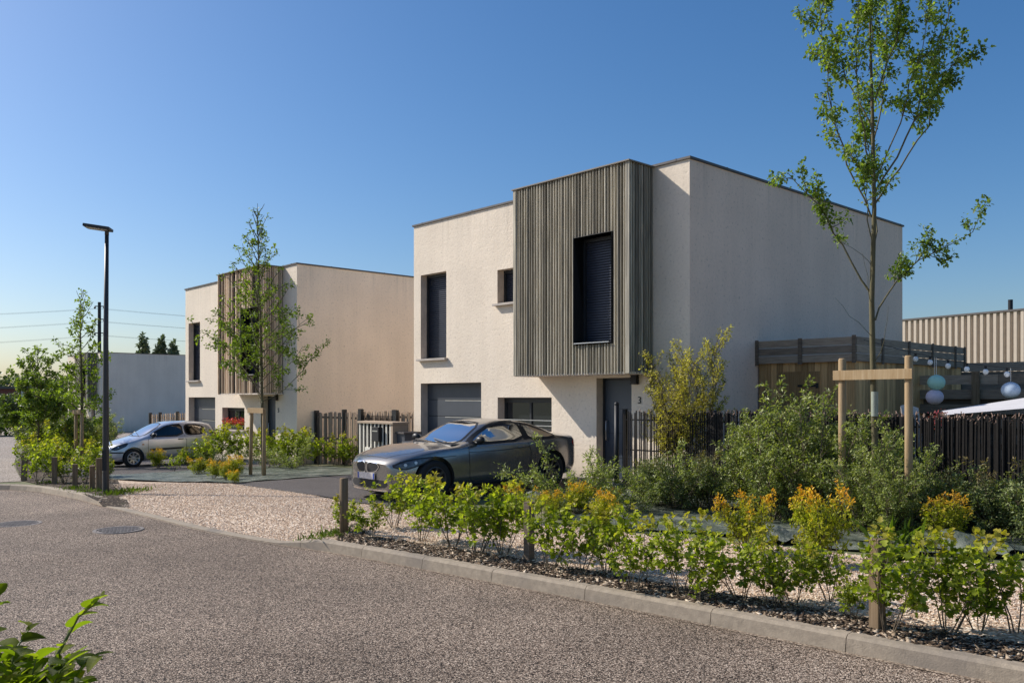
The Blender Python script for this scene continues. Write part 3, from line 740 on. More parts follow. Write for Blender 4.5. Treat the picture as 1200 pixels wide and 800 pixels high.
def litter(name, pts, size, mat, off, flat=.35, seed=0, elong=1.0):
    rg = np.random.default_rng(seed); n = len(pts)
    base = np.array([(1,0,0),(0,1,0),(-1,0,0),(0,-1,0),(0,0,1),(0,0,-1)], float)
    fac = np.array([(0,1,4),(1,2,4),(2,3,4),(3,0,4),(1,0,5),(2,1,5),(3,2,5),(0,3,5)])
    s = size*rg.uniform(.45, 1.35, (n,1,1))
    v = base[None]*s*np.stack([rg.uniform(.7,1.3,n)*elong, rg.uniform(.5,1.0,n), rg.uniform(.5,1.2,n)*flat], 1)[:,None,:]
    v += rg.normal(0, .12, v.shape)*s
    t = rg.uniform(0, 6.28, n); c, sn = np.cos(t)[:,None], np.sin(t)[:,None]
    tl = rg.normal(0, .3, n)[:,None]
    x = v[:,:,0]*c-v[:,:,1]*sn; y = v[:,:,0]*sn+v[:,:,1]*c; z = v[:,:,2]+v[:,:,0]*tl
    P = np.array([(p[0], p[1], G(p[0], p[1])+off) for p in pts])
    vv = np.stack([x, y, z], 2)+P[:,None,:]+np.array([0,0,1])*s*flat*.5
    vv = vv.reshape(-1,3); ff = (fac[None]+(np.arange(n)*6)[:,None,None]).reshape(-1,3)
    me = bpy.data.meshes.new(name); me.vertices.add(len(vv)); me.vertices.foreach_set('co', vv.ravel().astype(np.float32))
    me.loops.add(ff.size); me.loops.foreach_set('vertex_index', ff.ravel().astype(np.int32))
    me.polygons.add(len(ff)); me.polygons.foreach_set('loop_start', (np.arange(len(ff))*3).astype(np.int32)); me.update(calc_edges=True)
    a = me.attributes.new('tint','FLOAT','FACE'); a.data.foreach_set('value', np.repeat(rg.random(n), 8).astype(np.float32))
    me.materials.append(mat); o = link(name, me); return o
chipm = tintmat('bark_chip', [(0,(.03,.02,.014)),(.45,(.11,.075,.05)),(.75,(.30,.22,.15)),(1,(.72,.60,.46))])
cp = scatter(mulch_poly, 12000, 5, (-2.4, 4.4, 4.4, 11.3))
tag(litter('bark_chips', cp, .021, chipm, .006, .22, 1, 1.5), 'dark and pale bark chips scattered along the kerb under the hedge plants', 'bark chips', kind='stuff')
tag(litter('bark_chips', scatter([(p.x,p.y) for p in lb], 2500, 8), .03, chipm, .006, .3, 2, 1.4), 'bark chips on the soil around the lamp post foot', 'bark chips', kind='stuff')
stm = tintmat('pebble', [(0,(.40,.27,.18)),(.3,(.68,.51,.37)),(.8,(.88,.72,.56)),(1,(.96,.88,.76))])
grp = [(p[0],p[1]) for p in gr]
tag(litter('gravel_stones', scatter(grp, 62000, 6, (-9.5, 7.0, 6.5, 19)), .0105, stm, -.002, .6, 3), 'small beige and pink gravel stones covering the strip behind the kerb', 'gravel', kind='stuff')
def blades(name, pts, h, seed, label):
    rg = np.random.default_rng(seed); n = len(pts)
    P = np.array([(p[0], p[1], G(p[0], p[1])) for p in pts]); D = np.tile([0,0,1.0], (n,1))+rg.normal(0,.12,(n,3))
    me = leaf_mesh(name, P, D, h, rg.random(n), rg.random(n), LEAF['grass'], seed, 'thin', 0, .035)
    o = link(name, me); tag(o, label, 'grass', kind='stuff'); return o
def clump(cs, n, r, seed):
    rg = random.Random(seed); out = []
    for c in cs:
        for _ in range(n): out.append((c[0]+rg.gauss(0,r), c[1]+rg.gauss(0,r)))
    return out
blades('grass_tufts', clump([gp(985,600), gp(1000,590), gp(965,592), gp(1050,640), gp(1040,660), gp(830,570)], 24, .10, 3), .38, 3, 'bright green grass blades sprouting between the bushes and the weed fabric')
blades('grass_tufts', clump([gp(140,578), gp(150,576), gp(130,580), gp(105,576), gp(90,573), gp(165,575), gp(395,622), gp(380,628), gp(60,566)], 110, .16, 4), .10, 4, 'short weeds growing at the kerb around the lamp post foot')
# ------------------------------------------------------------------ houses
HL, HD, HH = 8.69, 9.4, 6.2
def wall_face(mb, x0, x1, z0, z1, ops, y=0):
    xs = sorted({x0, x1}|{o[0] for o in ops}|{o[1] for o in ops}); zs = sorted({z0, z1}|{o[2] for o in ops}|{o[3] for o in ops})
    for i in range(len(xs)-1):
        for j in range(len(zs)-1):
            cx, cz = (xs[i]+xs[i+1])/2, (zs[j]+zs[j+1])/2
            if any(o[0] < cx < o[1] and o[2] < cz < o[3] for o in ops): continue
            mb.add([(xs[i],y,zs[j]),(xs[i+1],y,zs[j]),(xs[i+1],y,zs[j+1]),(xs[i],y,zs[j+1])], [(0,1,2,3)])
def reveal(mb, o, y, d):
    x0, x1, z0, z1 = o[:4]
    mb.add([(x0,y,z0),(x0,y+d,z0),(x0,y+d,z1),(x0,y,z1)], [(0,1,2,3)])
    mb.add([(x1,y,z0),(x1,y,z1),(x1,y+d,z1),(x1,y+d,z0)], [(0,1,2,3)])
    mb.add([(x0,y,z1),(x0,y+d,z1),(x1,y+d,z1),(x1,y,z1)], [(0,1,2,3)])
    mb.add([(x0,y,z0),(x1,y,z0),(x1,y+d,z0),(x0,y+d,z0)], [(0,1,2,3)])
def blind(root, x0, x1, z0, z1, y, nm='shutter', pitch=.052):
    mb = MB(); n = int((z1-z0)/pitch)
    for i in range(n):
        z = z0+.01+i*pitch
        mb.add([(x0,y+.012,z),(x1,y+.012,z),(x1,y-.004,z+pitch*.35),(x0,y-.004,z+pitch*.35),(x1,y-.002,z+pitch*.8),(x0,y-.002,z+pitch*.8),(x1,y+.012,z+pitch),(x0,y+.012,z+pitch)],
               [(0,1,2,3),(3,2,4,5),(5,4,6,7)])
    sh = mb.build(nm, M['blind'], root, fix=False)
    f = MB(); w = .05
    f.box(x0,x0+w,y-.05,y+.03,z0,z1); f.box(x1-w,x1,y-.05,y+.03,z0,z1); f.box(x0+w,x1-w,y-.05,y+.03,z1-.07,z1); f.box(x0+w,x1-w,y-.05,y+.03,z0,z0+.04)
    f.build('shutter_guide', M['frame'], sh)
M['glass'] = (lambda: (lambda m, nt, out: (lambda b: (setattr(b.inputs['Roughness'],'default_value',.03), setattr(b.inputs['Base Color'],'default_value',(.018,.022,.026,1)), setattr(b.inputs['Specular IOR Level'],'default_value',.9), L(nt,b.outputs[0],out.inputs[0]), m)[-1])(N(nt,'ShaderNodeBsdfPrincipled')))(*newmat('window_glass')))()
def text_part(txt, size, mat, parent, loc, rot, name):
    cu = bpy.data.curves.new(name, 'FONT'); cu.body = txt; cu.size = size; cu.extrude = .006; cu.align_x = 'CENTER'
    tmp = bpy.data.objects.new('t', cu); COL.objects.link(tmp)
    me = bpy.data.meshes.new_from_object(tmp.evaluated_get(bpy.context.evaluated_depsgraph_get()))
    bpy.data.objects.remove(tmp); me.materials.clear(); me.materials.append(mat)
    o = link(name, me, parent); o.location = loc; o.rotation_euler = rot; return o
def make_house(a, b, zb, label, style):
    p = site(a, b, zb); r = empty('house', p, HROT, label, 'house', 'flat roofed rendered houses of the estate')
    lw = (-8.39,-7.32,2.73,4.90); ga = (-8.39,-5.98,-.02,2.10); wl = (-5.39,-3.62,.98,1.74); sq = (-5.40,-4.45,3.92,4.71); dr = (-2.32,-1.39,0.0,2.14)
    ops = [lw, ga, wl, sq, dr]; D = .27
    # the front skin is its own grid so that every opening is a real recess
    w = MB(); wall_face(w, -HL, 0, -1.2, HH, ops); w.build('front_wall', M['wall'], r, fix=False)
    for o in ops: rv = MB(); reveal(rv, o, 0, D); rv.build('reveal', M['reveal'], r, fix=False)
    sd = MB(); e = .001
    sd.add([(0,0,-1.2),(0,HD,-1.2),(0,HD,HH),(0,0,HH)], [(0,1,2,3)])
    sd.add([(0,HD,-1.2),(-HL,HD,-1.2),(-HL,HD,HH),(0,HD,HH)], [(0,1,2,3)])
    s2 = MB(); s2.add([(-HL,0,-1.2),(-HL,HD,-1.2),(-HL,HD,HH),(-HL,0,HH)], [(3,2,1,0)]); s2.build('side_wall', M['wall'], r, fix=False)
    sd.build('side_wall', (M['wall_side'], M['wall_side_lit'], M['wall_pale'])[style], r, fix=False)
    rf = MB(); rf.box(-HL+.2, -.2, .2, HD-.2, HH-.35, HH-.25)
    rf.add([(-.2,.2,HH-.3),(-HL+.2,.2,HH-.3),(-HL+.2,.2,HH),(-.2,.2,HH)],[(0,1,2,3)]); rf.add([(-.2,HD-.2,HH-.3),(-HL+.2,HD-.2,HH-.3),(-HL+.2,HD-.2,HH),(-.2,HD-.2,HH)],[(0,1,2,3)])
    rf.add([(-.2,.2,HH-.3),(-.2,HD-.2,HH-.3),(-.2,HD-.2,HH),(-.2,.2,HH)],[(0,1,2,3)]); rf.add([(-HL+.2,.2,HH-.3),(-HL+.2,HD-.2,HH-.3),(-HL+.2,HD-.2,HH),(-HL+.2,.2,HH)],[(0,1,2,3)])
    roof = rf.build('roof', M['wall_side'], r, fix=False)
    cp = MB(); o_ = .035; h0, h1 = HH+.002, HH+.045
    cp.box(-HL-o_, o_, -o_, .24, h0, h1); cp.box(-HL-o_, o_, HD-.24, HD+o_, h0, h1); cp.box(-HL-o_, -HL+.24, .242, HD-.242, h0, h1); cp.box(-.24, o_, .242, HD-.242, h0, h1)
    for x in np.arange(-HL+.4, 0, 2.0): cp.box(x-.012, x+.012, -o_-.004, .24, h0+.01, h1+.006)
    for y in np.arange(1.2, HD, 2.0): cp.box(-.24, o_+.004, y-.012, y+.012, h0+.01, h1+.006)
    cp.build('coping', M['coping'], r)
    # joinery
    blind(r, *lw, D-.03)
    blind(r, sq[0], sq[1], sq[2], sq[3], D-.02, 'shutter')
    for o in (lw, sq):
        s = MB(); s.box(o[0]-.07, o[1]+.06, -.11, D, o[2]-.055, o[2]-.002); s.build('window_sill', M['sill'], r, bevel=.004)
    g = MB()
    k = 5; hh = (ga[3]+.0)/k
    for i in range(k): g.box(ga[0], ga[1], D-.05, D+.0, i*hh+.006, (i+1)*hh-.006)
    gd = g.build('garage_door', M['garage'], r, bevel=.008)
    g2 = MB(); g2.box(ga[0], ga[1], D-.02, D+.02, 0, ga[3]-.002); g2.build('door_backing', M['dark'], gd)
    g3 = MB()
    for i in range(1, k): g3.box(ga[0]+.75, ga[1]-.03, D-.056, D-.0505, i*hh-.03, i*hh-.012)
    g3.build('trim_strip', M['steel'], gd)
    # ground floor window: shutter box, two panes
    f = MB(); y = D-.06; x0, x1, z0, z1 = wl
    f.box(x0, x1, y, y+.06, z1-.12, z1-.002); f.box(x0, x1, y, y+.06, z0, z0+.06)
    for x in (x0, (x0+x1)/2-.03, x1-.06): f.box(x, x+.06, y+.002, y+.058, z0+.06, z1-.12)
    wf = f.build('window', M['frame'], r, bevel=.004)
    gl = MB(); gl.box(x0, x1, y+.03, y+.036, z0, z1-.1); gl.build('pane', M['glass'], wf)
    rl = MB()
    for z in (.12, .24): rl.box(x0+.02, x1-.02, .05, .07, z0+z, z0+z+.02)
    rl.build('guard_rail', M['steel'], wf)
    s = MB(); s.box(x0-.05, x1+.05, -.08, D, z0-.05, z0-.002); s.build('window_sill', M['sill'], r, bevel=.004)
    # entrance
    d = MB(); d.box(dr[0]+.05, dr[1]-.05, D-.05, D, .03, dr[3]-.05)
    do = d.build('front_door', M['door'], r, bevel=.004)
    df = MB(); df.box(dr[0], dr[0]+.05, D-.07, D+.01, 0, dr[3]-.002); df.box(dr[1]-.05, dr[1], D-.07, D+.01, 0, dr[3]-.002); df.box(dr[0]+.05, dr[1]-.05, D-.07, D+.01, dr[3]-.05, dr[3]-.002); df.box(dr[0]+.05, dr[1]-.05, D-.07, D+.01, 0, .03)
    for z in (.5, 1.0, 1.5): df.box(dr[0]+.15, dr[1]-.15, D-.0535, D-.0505, z, z+.012)
    df.build('door_frame', M['frame'], do)
    dh = MB(); dh.tube([(dr[0]+.12, D-.055, .85),(dr[0]+.12, D-.11, .87),(dr[0]+.12, D-.11, 1.25),(dr[0]+.12, D-.055, 1.27)], .012, 6); dh.build('handle', M['steel'], do, True)
    st = MB(); st.box(-2.6, -1.1, -.75, -.0, -.12, .10); st.build('doorstep', M['slab'], r, bevel=.01)
    lm = MB()
    for i in range(4): lm.box(-1.35, -1.20, -.10, -.0, 2.0+i*.055, 2.035+i*.055)
    lm.box(-1.34, -1.21, -.085, -.0, 2.0, 2.19); lm.build('wall_lamp', M['dark'], r)
    if style != 2: text_part(str({0:'3',1:'5'}[style]), .2, M['dark'], r, (-1.18, -.012, 1.62), (PI/2,0,0), 'house_number')
    # the projecting clad volume
    bx0, bx1, by, bz0, bz1 = -4.06, -.82, -.775, 2.2, 6.19
    win = (-2.24,-1.26,2.80,4.92); dep = .42
    core = MB(); ci = .105
    wall_face(core, bx0+ci, bx1-ci, bz0+.03, bz1, [win], by+ci)
    reveal(core, win, by-.0, dep)
    core.add([(bx1-ci,by+ci,bz0+.03),(bx1-ci,0,bz0+.03),(bx1-ci,0,bz1),(bx1-ci,by+ci,bz1)],[(0,1,2,3)])
    core.add([(bx0+ci,by+ci,bz0+.03),(bx0+ci,0,bz0+.03),(bx0+ci,0,bz1),(bx0+ci,by+ci,bz1)],[(0,1,2,3)])
    cr = core.build('clad_volume', M['black'] if style != 1 else M['batten_dark'], r, fix=False)
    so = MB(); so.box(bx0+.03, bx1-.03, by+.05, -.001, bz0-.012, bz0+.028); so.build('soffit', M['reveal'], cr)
    tp = MB(); tp.box(bx0-.01, bx1+.01, by-.01, .03, bz1+.003, bz1+.028); tp.build('coping', M['coping_tan'], cr)
    rg = random.Random(5+style); bt = MB(); nper = []
    pitch, bw, bd = (.0780, .031, .085) if style != 1 else (.23, .085, .055)
    def batten(x, y, nx, ny, z0, z1):     # a planed strip whose thickness swells and thins along its length
        tx, ty = -ny, nx; seg = max(1, int((z1-z0)/.22)); vs = []
        w_ = bw*rg.uniform(.8, 1.2); dk_ = rg.uniform(.88, 1.08); ln_ = rg.gauss(0, .0012) if style != 1 else 0; cv = 0
        for i in range(seg+1):
            z = z0+(z1-z0)*i/seg; s_ = x if ny else y
            ph = math.sin(z*2.3+s_*3.1)+.6*math.sin(z*4.7-s_*5.3+1)
            d_ = bd*dk_
            sh = ln_*(z-z0-(z1-z0)/2)+cv*math.sin((z-bz0)*1.5)
            for (t, q) in ((-w_/2, 0), (w_/2, 0), (w_/2*.55, d_), (-w_/2*.55, d_)):
                vs.append((x+tx*(t+sh)+nx*q, y+ty*(t+sh)+ny*q, z))
        fs = [(i*4+k, i*4+(k+1)%4, (i+1)*4+(k+1)%4, (i+1)*4+k) for i in range(seg) for k in range(4)]
        fs += [(3,2,1,0), tuple(seg*4+k for k in range(4))]
        bt.add(vs, fs); nper.append(len(fs))
    x = bx0+ci*.5
    while x < bx1-.01:
        if style != 1 or rg.random() < .9:
            if win[0]-.01 < x < win[1]+.01:
                batten(x, by+ci-.003, 0, -1, bz0, win[2]-.02); batten(x, by+ci-.003, 0, -1, win[3]+.012+rg.uniform(-.012,.012), bz1)
            else: batten(x, by+ci-.003, 0, -1, bz0, bz1)
        x += pitch*(rg.uniform(.96, 1.04) if style != 1 else rg.choice((.55,.6,1.0,1.5,1.7)))
    for xx, nx in ((bx1-ci+.003, 1), (bx0+ci-.003, -1)):
        y = by+.03
        while y < -.02:
            batten(xx, y, nx, 0, bz0, bz1); y += (pitch if style != 1 else .075)*rg.uniform(.95, 1.05)
    bo = bt.build('cladding', M['batten'] if style != 1 else M['batten_tan'], cr, fix=True)
    a_ = bo.data.attributes.new('tint', 'FLOAT', 'FACE'); vals = []
    for n_ in nper: vals += [rg.random()**1.0]*n_
    a_.data.foreach_set('value', np.array(vals, np.float32))
    fr = MB(); fw = .010; x0, x1, z0, z1 = win
    fr.box(x0-fw, x0, by+.01, by+dep-.03, z0-fw, z1+fw); fr.box(x1, x1+fw, by+.01, by+dep-.03, z0-fw, z1+fw); fr.box(x0, x1, by+.01, by+dep-.03, z1, z1+fw); fr.box(x0, x1, by-.025, by+dep-.03, z0-fw, z0)
    fr.build('window_surround', M['black'], cr, bevel=.003)
    wn = MB(); wn.box(x0, x1, by+dep-.02, by+dep, z0, z1); wn.build('pane', M['glass'], cr)
    blind(cr, x0, x1, z0+.0, z1, by+dep-.08, 'shutter')
    sl = MB(); sl.box(x0+.03, x1-.03, by-.035, by+.08, z0+.004, z0+.02); sl.build('window_sill', M['steel'], cr)
    if style == 1:
        fb = MB(); fb.box(-5.25, -3.75, .0, .17, .985, 1.10); box_ = fb.build('flower_box', M['frame'], r, bevel=.01)
        rgn = np.random.default_rng(3); n_ = 420; P = np.stack([rgn.uniform(-5.3,-3.7,n_), rgn.uniform(-.06,.16,n_), 1.14+rgn.uniform(0,.26,n_)*rgn.uniform(.5,1,n_)], 1)
        link('flowers', leaf_mesh('flowers', P, rgn.normal(0,1,(n_,3))+[0,-.4,.8], .055, rgn.random(n_), rgn.random(n_), LEAF['red'], 2, 'oval', .1, .9), box_)['kind'] = 'stuff'
        P[:,2] -= .08; link('foliage', leaf_mesh('fl', P, rgn.normal(0,1,(n_,3)), .05, rgn.random(n_), rgn.random(n_), LEAF['tree'], 2, 'oval', .1, .7), box_)
        ch = MB(); ch.box(-.95, -.77, 5.5, 5.68, HH-.3, HH+.42); ch.build('chimney', M['dark'], roof, bevel=.01)
    return r
make_house(0, 0, 0, 'nearest pale rendered house with a dark weathered batten box over its front door', 0)
make_house(14.3, -.34, -.36, 'second pale house with pale spaced battens and red flowers on its window ledge', 1)
make_house(60.7, 8.0, -1.0, 'farthest flat roofed house at left, pale grey side wall behind the hatchback', 2)

def ribbed_hall():                       # neighbouring building far right, seen over the fences
    r = empty('clad_building', at(1058,470,49.7), 0, 'beige building with tall ribbed cladding behind the timber fences at right', 'building')
    p0 = Vector((22.9,49.7,0)); d = Vector((3.4,-6.1,0)).normalized(); n = Vector((-d.y, d.x, 0)); n = -n if n.y > 0 else n
    r.location = p0; r.rotation_euler = (0,0,math.atan2(d.y,d.x)); Ln = 22
    mb = MB(); mb.box(-1.5, Ln, .1, 9, -.5, 6.2); mb.build('wall', M['tan'], r)
    b = MB(); x = -1.5; rg = random.Random(2)
    while x < Ln:
        b.add([(x,.1,-.5),(x+.06,-.02,-.5),(x+.22,-.02,-.5),(x+.28,.1,-.5),(x,.1,6.2),(x+.06,-.02,6.2),(x+.22,-.02,6.2),(x+.28,.1,6.2)],
              [(0,1,5,4),(1,2,6,5),(2,3,7,6)]); x += .36
    b.build('rib_cladding', pm('ribbed_metal', (.50,.42,.33), .6, var=.05), r, fix=False)
    c = MB(); c.box(-1.55, Ln, -.06, 9.05, 6.202, 6.3); c.build('coping', M['coping'], r)
    ch = MB(); ch.tube([(5.6,1.2,6.2),(5.6,1.2,6.95)], .12, 10); ch.build('flue', M['dark'], r)
ribbed_hall()
# ------------------------------------------------------------------ cars: x nose to tail, y to the car's right, z up
def pchip(xs, ys, x):
    xs, ys, x = np.array(xs, float), np.array(ys, float), np.array(x, float)
    h = np.diff(xs); dl = np.diff(ys)/h; m = np.zeros(len(xs))
    for i in range(1, len(xs)-1):
        if dl[i-1]*dl[i] > 0:
            w1, w2 = 2*h[i]+h[i-1], h[i]+2*h[i-1]; m[i] = (w1+w2)/(w1/dl[i-1]+w2/dl[i])
    m[0], m[-1] = dl[0], dl[-1]
    i = np.clip(np.searchsorted(xs, x)-1, 0, len(h)-1); t = (x-xs[i])/h[i]
    return (1+2*t)*(1-t)**2*ys[i]+t*(1-t)**2*h[i]*m[i]+t*t*(3-2*t)*ys[i+1]+t*t*(t-1)*h[i]*m[i+1]
def tab(T, x): return pchip([p[0] for p in T], [p[1] for p in T], x)
def cr_resample(pts, M_):
    P = np.array(pts, float); n = len(P); out = []
    d = np.r_[0, np.cumsum(np.linalg.norm(np.diff(P, axis=0), axis=1)**.5+1e-6)]
    for a in np.linspace(0, d[-1], M_):
        out.append((float(pchip(d, P[:,0], [a])[0]), float(pchip(d, P[:,1], [a])[0])))
    return out
def section(P, x):
    W = P['W']/2; w = float(tab(P['w'], x))*W; top = float(tab(P['top'], x)); bt = float(tab(P['belt'], x)); zb = float(tab(P['zb'], x)); c = float(np.clip(tab(P['cab'], x), 0, 1)); yr = float(tab(P['yr'], x))*W
    h = max(top-bt, .005); hb = bt-zb
    hood = [(0,zb),(.80*w,zb),(.955*w,zb+.06*hb/.5),(.995*w,zb+.30*hb),(.995*w,zb+.55*hb),(.975*w,zb+.84*hb),(.945*w,bt),(.885*w,bt+.38*h),(.77*w,bt+.64*h),(.56*w,bt+.82*h),(.28*w,bt+.96*h),(0,top)]
    yg = yr+.055*W
    cab = [(0,zb),(.80*w,zb),(.955*w,zb+.06*hb/.5),(.995*w,zb+.30*hb),(.995*w,zb+.55*hb),(.975*w,zb+.84*hb),(.945*w,bt),(.90*w,bt+.05),(yg,top-P.get('rail',.115)),(yr*.92,top-P.get('rail',.115)*.38),(yr*.5,top-.008),(0,top)]
    return [(a[0]*(1-c)+b[0]*c, a[1]*(1-c)+b[1]*c) for a, b in zip(hood, cab)]
def car_shell(P, NX=170, MS=46):
    Ln = P['L']; t = np.linspace(0, 1, NX); xs = Ln*(.5-.5*np.cos(PI*(t*.92+.04))); xs = (xs-xs[0])/(xs[-1]-xs[0])*Ln
    xs = .45*xs+.55*np.linspace(0, Ln, NX); x0 = P.get('x0', 0); xs = x0+xs*(Ln-x0)/Ln
    rows = [cr_resample(section(P, x), MS) for x in xs]
    # bull-nose: ends lean with height
    vs = []; fs = []
    for x, row in zip(xs, rows):
        full = [(-y, z) for y, z in row]+[(y, z) for y, z in reversed(row[1:-1])] # ring
        for y, z in full:
            e = abs(y)/(P['W']/2)
            xo = P['bow']*e*e*max(0, 1-x/.9)+(-P['bowr']*e*e*max(0, 1-(Ln-x)/.7))
            vs.append((x+xo, y, z))
    K = 2*MS-2
    for i in range(NX-1):
        for k in range(K): fs.append((i*K+k, i*K+(k+1)%K, (i+1)*K+(k+1)%K, (i+1)*K+k))
    for end, x, row in ((0, xs[0], rows[0]), (NX-1, xs[-1], rows[-1])):
        C = 12; idx = {}                     # close the end with a grid, not with one warped face
        for k in range(MS):
            for c in range(C+1):
                if c == 0: idx[k, c] = end*K+k; continue
                if c == C or k in (0, MS-1): idx[k, c] = end*K+((K-k) % K if k not in (0,) else 0); continue
                y, z = row[k]; yy = -y+2*y*c/C; e = abs(yy)/(P['W']/2)
                idx[k, c] = len(vs); vs.append((x+(P['bow'] if end == 0 else -P['bowr'])*e*e, yy, z))
        for k in range(MS-1):
            for c in range(C):
                q = []
                for t in (idx[k,c], idx[k,c+1], idx[k+1,c+1], idx[k+1,c]):
                    if t not in q: q.append(t)
                if len(q) > 2: fs.append(tuple(q))
    return vs, fs
def patch(bvh, poly, proj, off, cell=.05, ctr=None):
    """poly in the plane of projection -> mesh verts lying on the body, lifted by off"""
    bm = bmesh.new(); vs = [bm.verts.new((p[0], p[1], 0)) for p in poly]
    for t in tessellate_polygon([[Vector((p[0],p[1],0)) for p in poly]]):
        try: bm.faces.new([vs[i] for i in t])
        except ValueError: pass
    xs = [p[0] for p in poly]; ys = [p[1] for p in poly]
    for arr, ax in ((xs,0),(ys,1)):
        q = min(arr)+cell
        while q < max(arr):
            co = [0,0,0]; co[ax] = q; no = [0,0,0]; no[ax] = 1
            bmesh.ops.bisect_plane(bm, geom=bm.verts[:]+bm.edges[:]+bm.faces[:], plane_co=co, plane_no=no, dist=1e-6); q += cell
    out = []
    for vt in bm.verts:
        o, d = proj(vt.co.x, vt.co.y); loc, nor, _, _ = bvh.ray_cast(o, d)
        if loc is None: loc, nor, _, _ = bvh.find_nearest(o+d*1.0)
        if nor.dot(d) > 0: nor = -nor
        out.append(loc+nor*off)
    fs = [tuple(v.index for v in f.verts) for f in bm.faces] if not bm.verts.index_update() else []
    bm.free(); return out, fs
def pL(x, z): return Vector((x, -3, z)), Vector((0, 1, 0))
def pR(x, z): return Vector((x, 3, z)), Vector((0, -1, 0))
def pF(y, z): return Vector((-2, y, z)), Vector((1, 0, 0))
def pB(y, z): return Vector((8, y, z)), Vector((-1, 0, 0))
def pT(x, y): return Vector((x, y, 4)), Vector((0, 0, -1))
def ribbon(pts, w, closed=True):
    n = len(pts); out = []
    rng = range(n if closed else n-1)
    for i in rng:
        a, b = Vector(pts[i]), Vector(pts[(i+1)%n]); d = (b-a)
        if d.length < 1e-6: continue
        d.normalize(); m_ = Vector((-d.y, d.x))*w/2; e = d*w*.45
        out.append([tuple(a-m_-e), tuple(b-m_+e), tuple(b+m_+e), tuple(a+m_-e)])
    return out
def roundpoly(pts, n=2):
    ps = [Vector(p) for p in pts]
    for _ in range(n):
        q = []
        for i in range(len(ps)):
            a, b = ps[i], ps[(i+1)%len(ps)]; q += [a*.8+b*.2, a*.2+b*.8]
        ps = q
    return [tuple(p) for p in ps]
def carpaint(name, col, metal=.75, rough=.32):
    m, nt, out = newmat(name); b = N(nt, 'ShaderNodeBsdfPrincipled')
    b.inputs['Metallic'].default_value = metal; b.inputs['Roughness'].default_value = rough; b.inputs['Coat Weight'].default_value = .9; b.inputs['Coat Roughness'].default_value = .025
    co = coords(nt); n = N(nt, 'ShaderNodeTexNoise'); n.inputs['Scale'].default_value = 3; n.inputs['Detail'].default_value = 8; L(nt, co, n.inputs['Vector'])
    r = ramp(nt, [(.3, tuple(c*.92 for c in col)), (.7, tuple(c*1.06 for c in col))]); L(nt, n.outputs['Fac'], r.inputs['Fac'])
    g = N(nt, 'ShaderNodeNewGeometry'); c = mixc(nt, r.outputs[0], (.015,.015,.016), g.outputs['Backfacing'])
    L(nt, c, b.inputs['Base Color'])
    mt = N(nt, 'ShaderNodeMath', operation='MULTIPLY_ADD'); mt.inputs[1].default_value = -metal; mt.inputs[2].default_value = metal; L(nt, g.outputs['Backfacing'], mt.inputs[0]); L(nt, mt.outputs[0], b.inputs['Metallic'])
    L(nt, b.outputs[0], out.inputs[0]); return m
def carglass(name, tint):
    m, nt, out = newmat(name); t = N(nt, 'ShaderNodeBsdfTransparent'); t.inputs[0].default_value = (*tint, 1)
    g = N(nt, 'ShaderNodeBsdfGlossy'); g.inputs['Roughness'].default_value = .05
    f = N(nt, 'ShaderNodeFresnel'); f.inputs['IOR'].default_value = 1.75
    mx = N(nt, 'ShaderNodeMixShader'); L(nt, f.outputs[0], mx.inputs[0]); L(nt, t.outputs[0], mx.inputs[1]); L(nt, g.outputs[0], mx.inputs[2]); L(nt, mx.outputs[0], out.inputs[0]); return m
M['cglass'] = carglass('car_glass', (.04,.05,.048)); M['rubber'] = pm('tyre_rubber', (.016,.016,.017), .8); M['trim'] = pm('black_trim', (.012,.012,.013), .45)
M['chrome'] = pm('chrome', (.75,.75,.76), .12, 1.0, var=.02); M['lens'] = pm('tail_lens', (.35,.012,.01), .15, var=.05, coat=.6); M['orange'] = pm('amber_lens', (.6,.2,.02), .2)
M['rim_s'] = pm('rim_silver', (.55,.55,.56), .35, .7, var=.05); M['rim_shade'] = pm('rim_shaded', (.09,.09,.095), .35, .6); M['seat_c'] = pm('car_seat_cloth', (.05,.05,.052), .9); M['seat_p'] = pm('pale_seat_leather', (.22,.34,.27), .6)  # dark rim colour imitates the shade on the coupe's near side
M['lamp_in'] = pm('headlamp_reflector', (.10,.105,.115), .08, .5, var=.6, scale=16); M['plate'] = pm('plate_white', (.62,.58,.55), .5, var=.3, scale=30); M['plate_b'] = pm('plate_blue', (.02,.06,.35), .5)
M['badge_b'] = pm('badge_blue', (.04,.20,.55), .3)

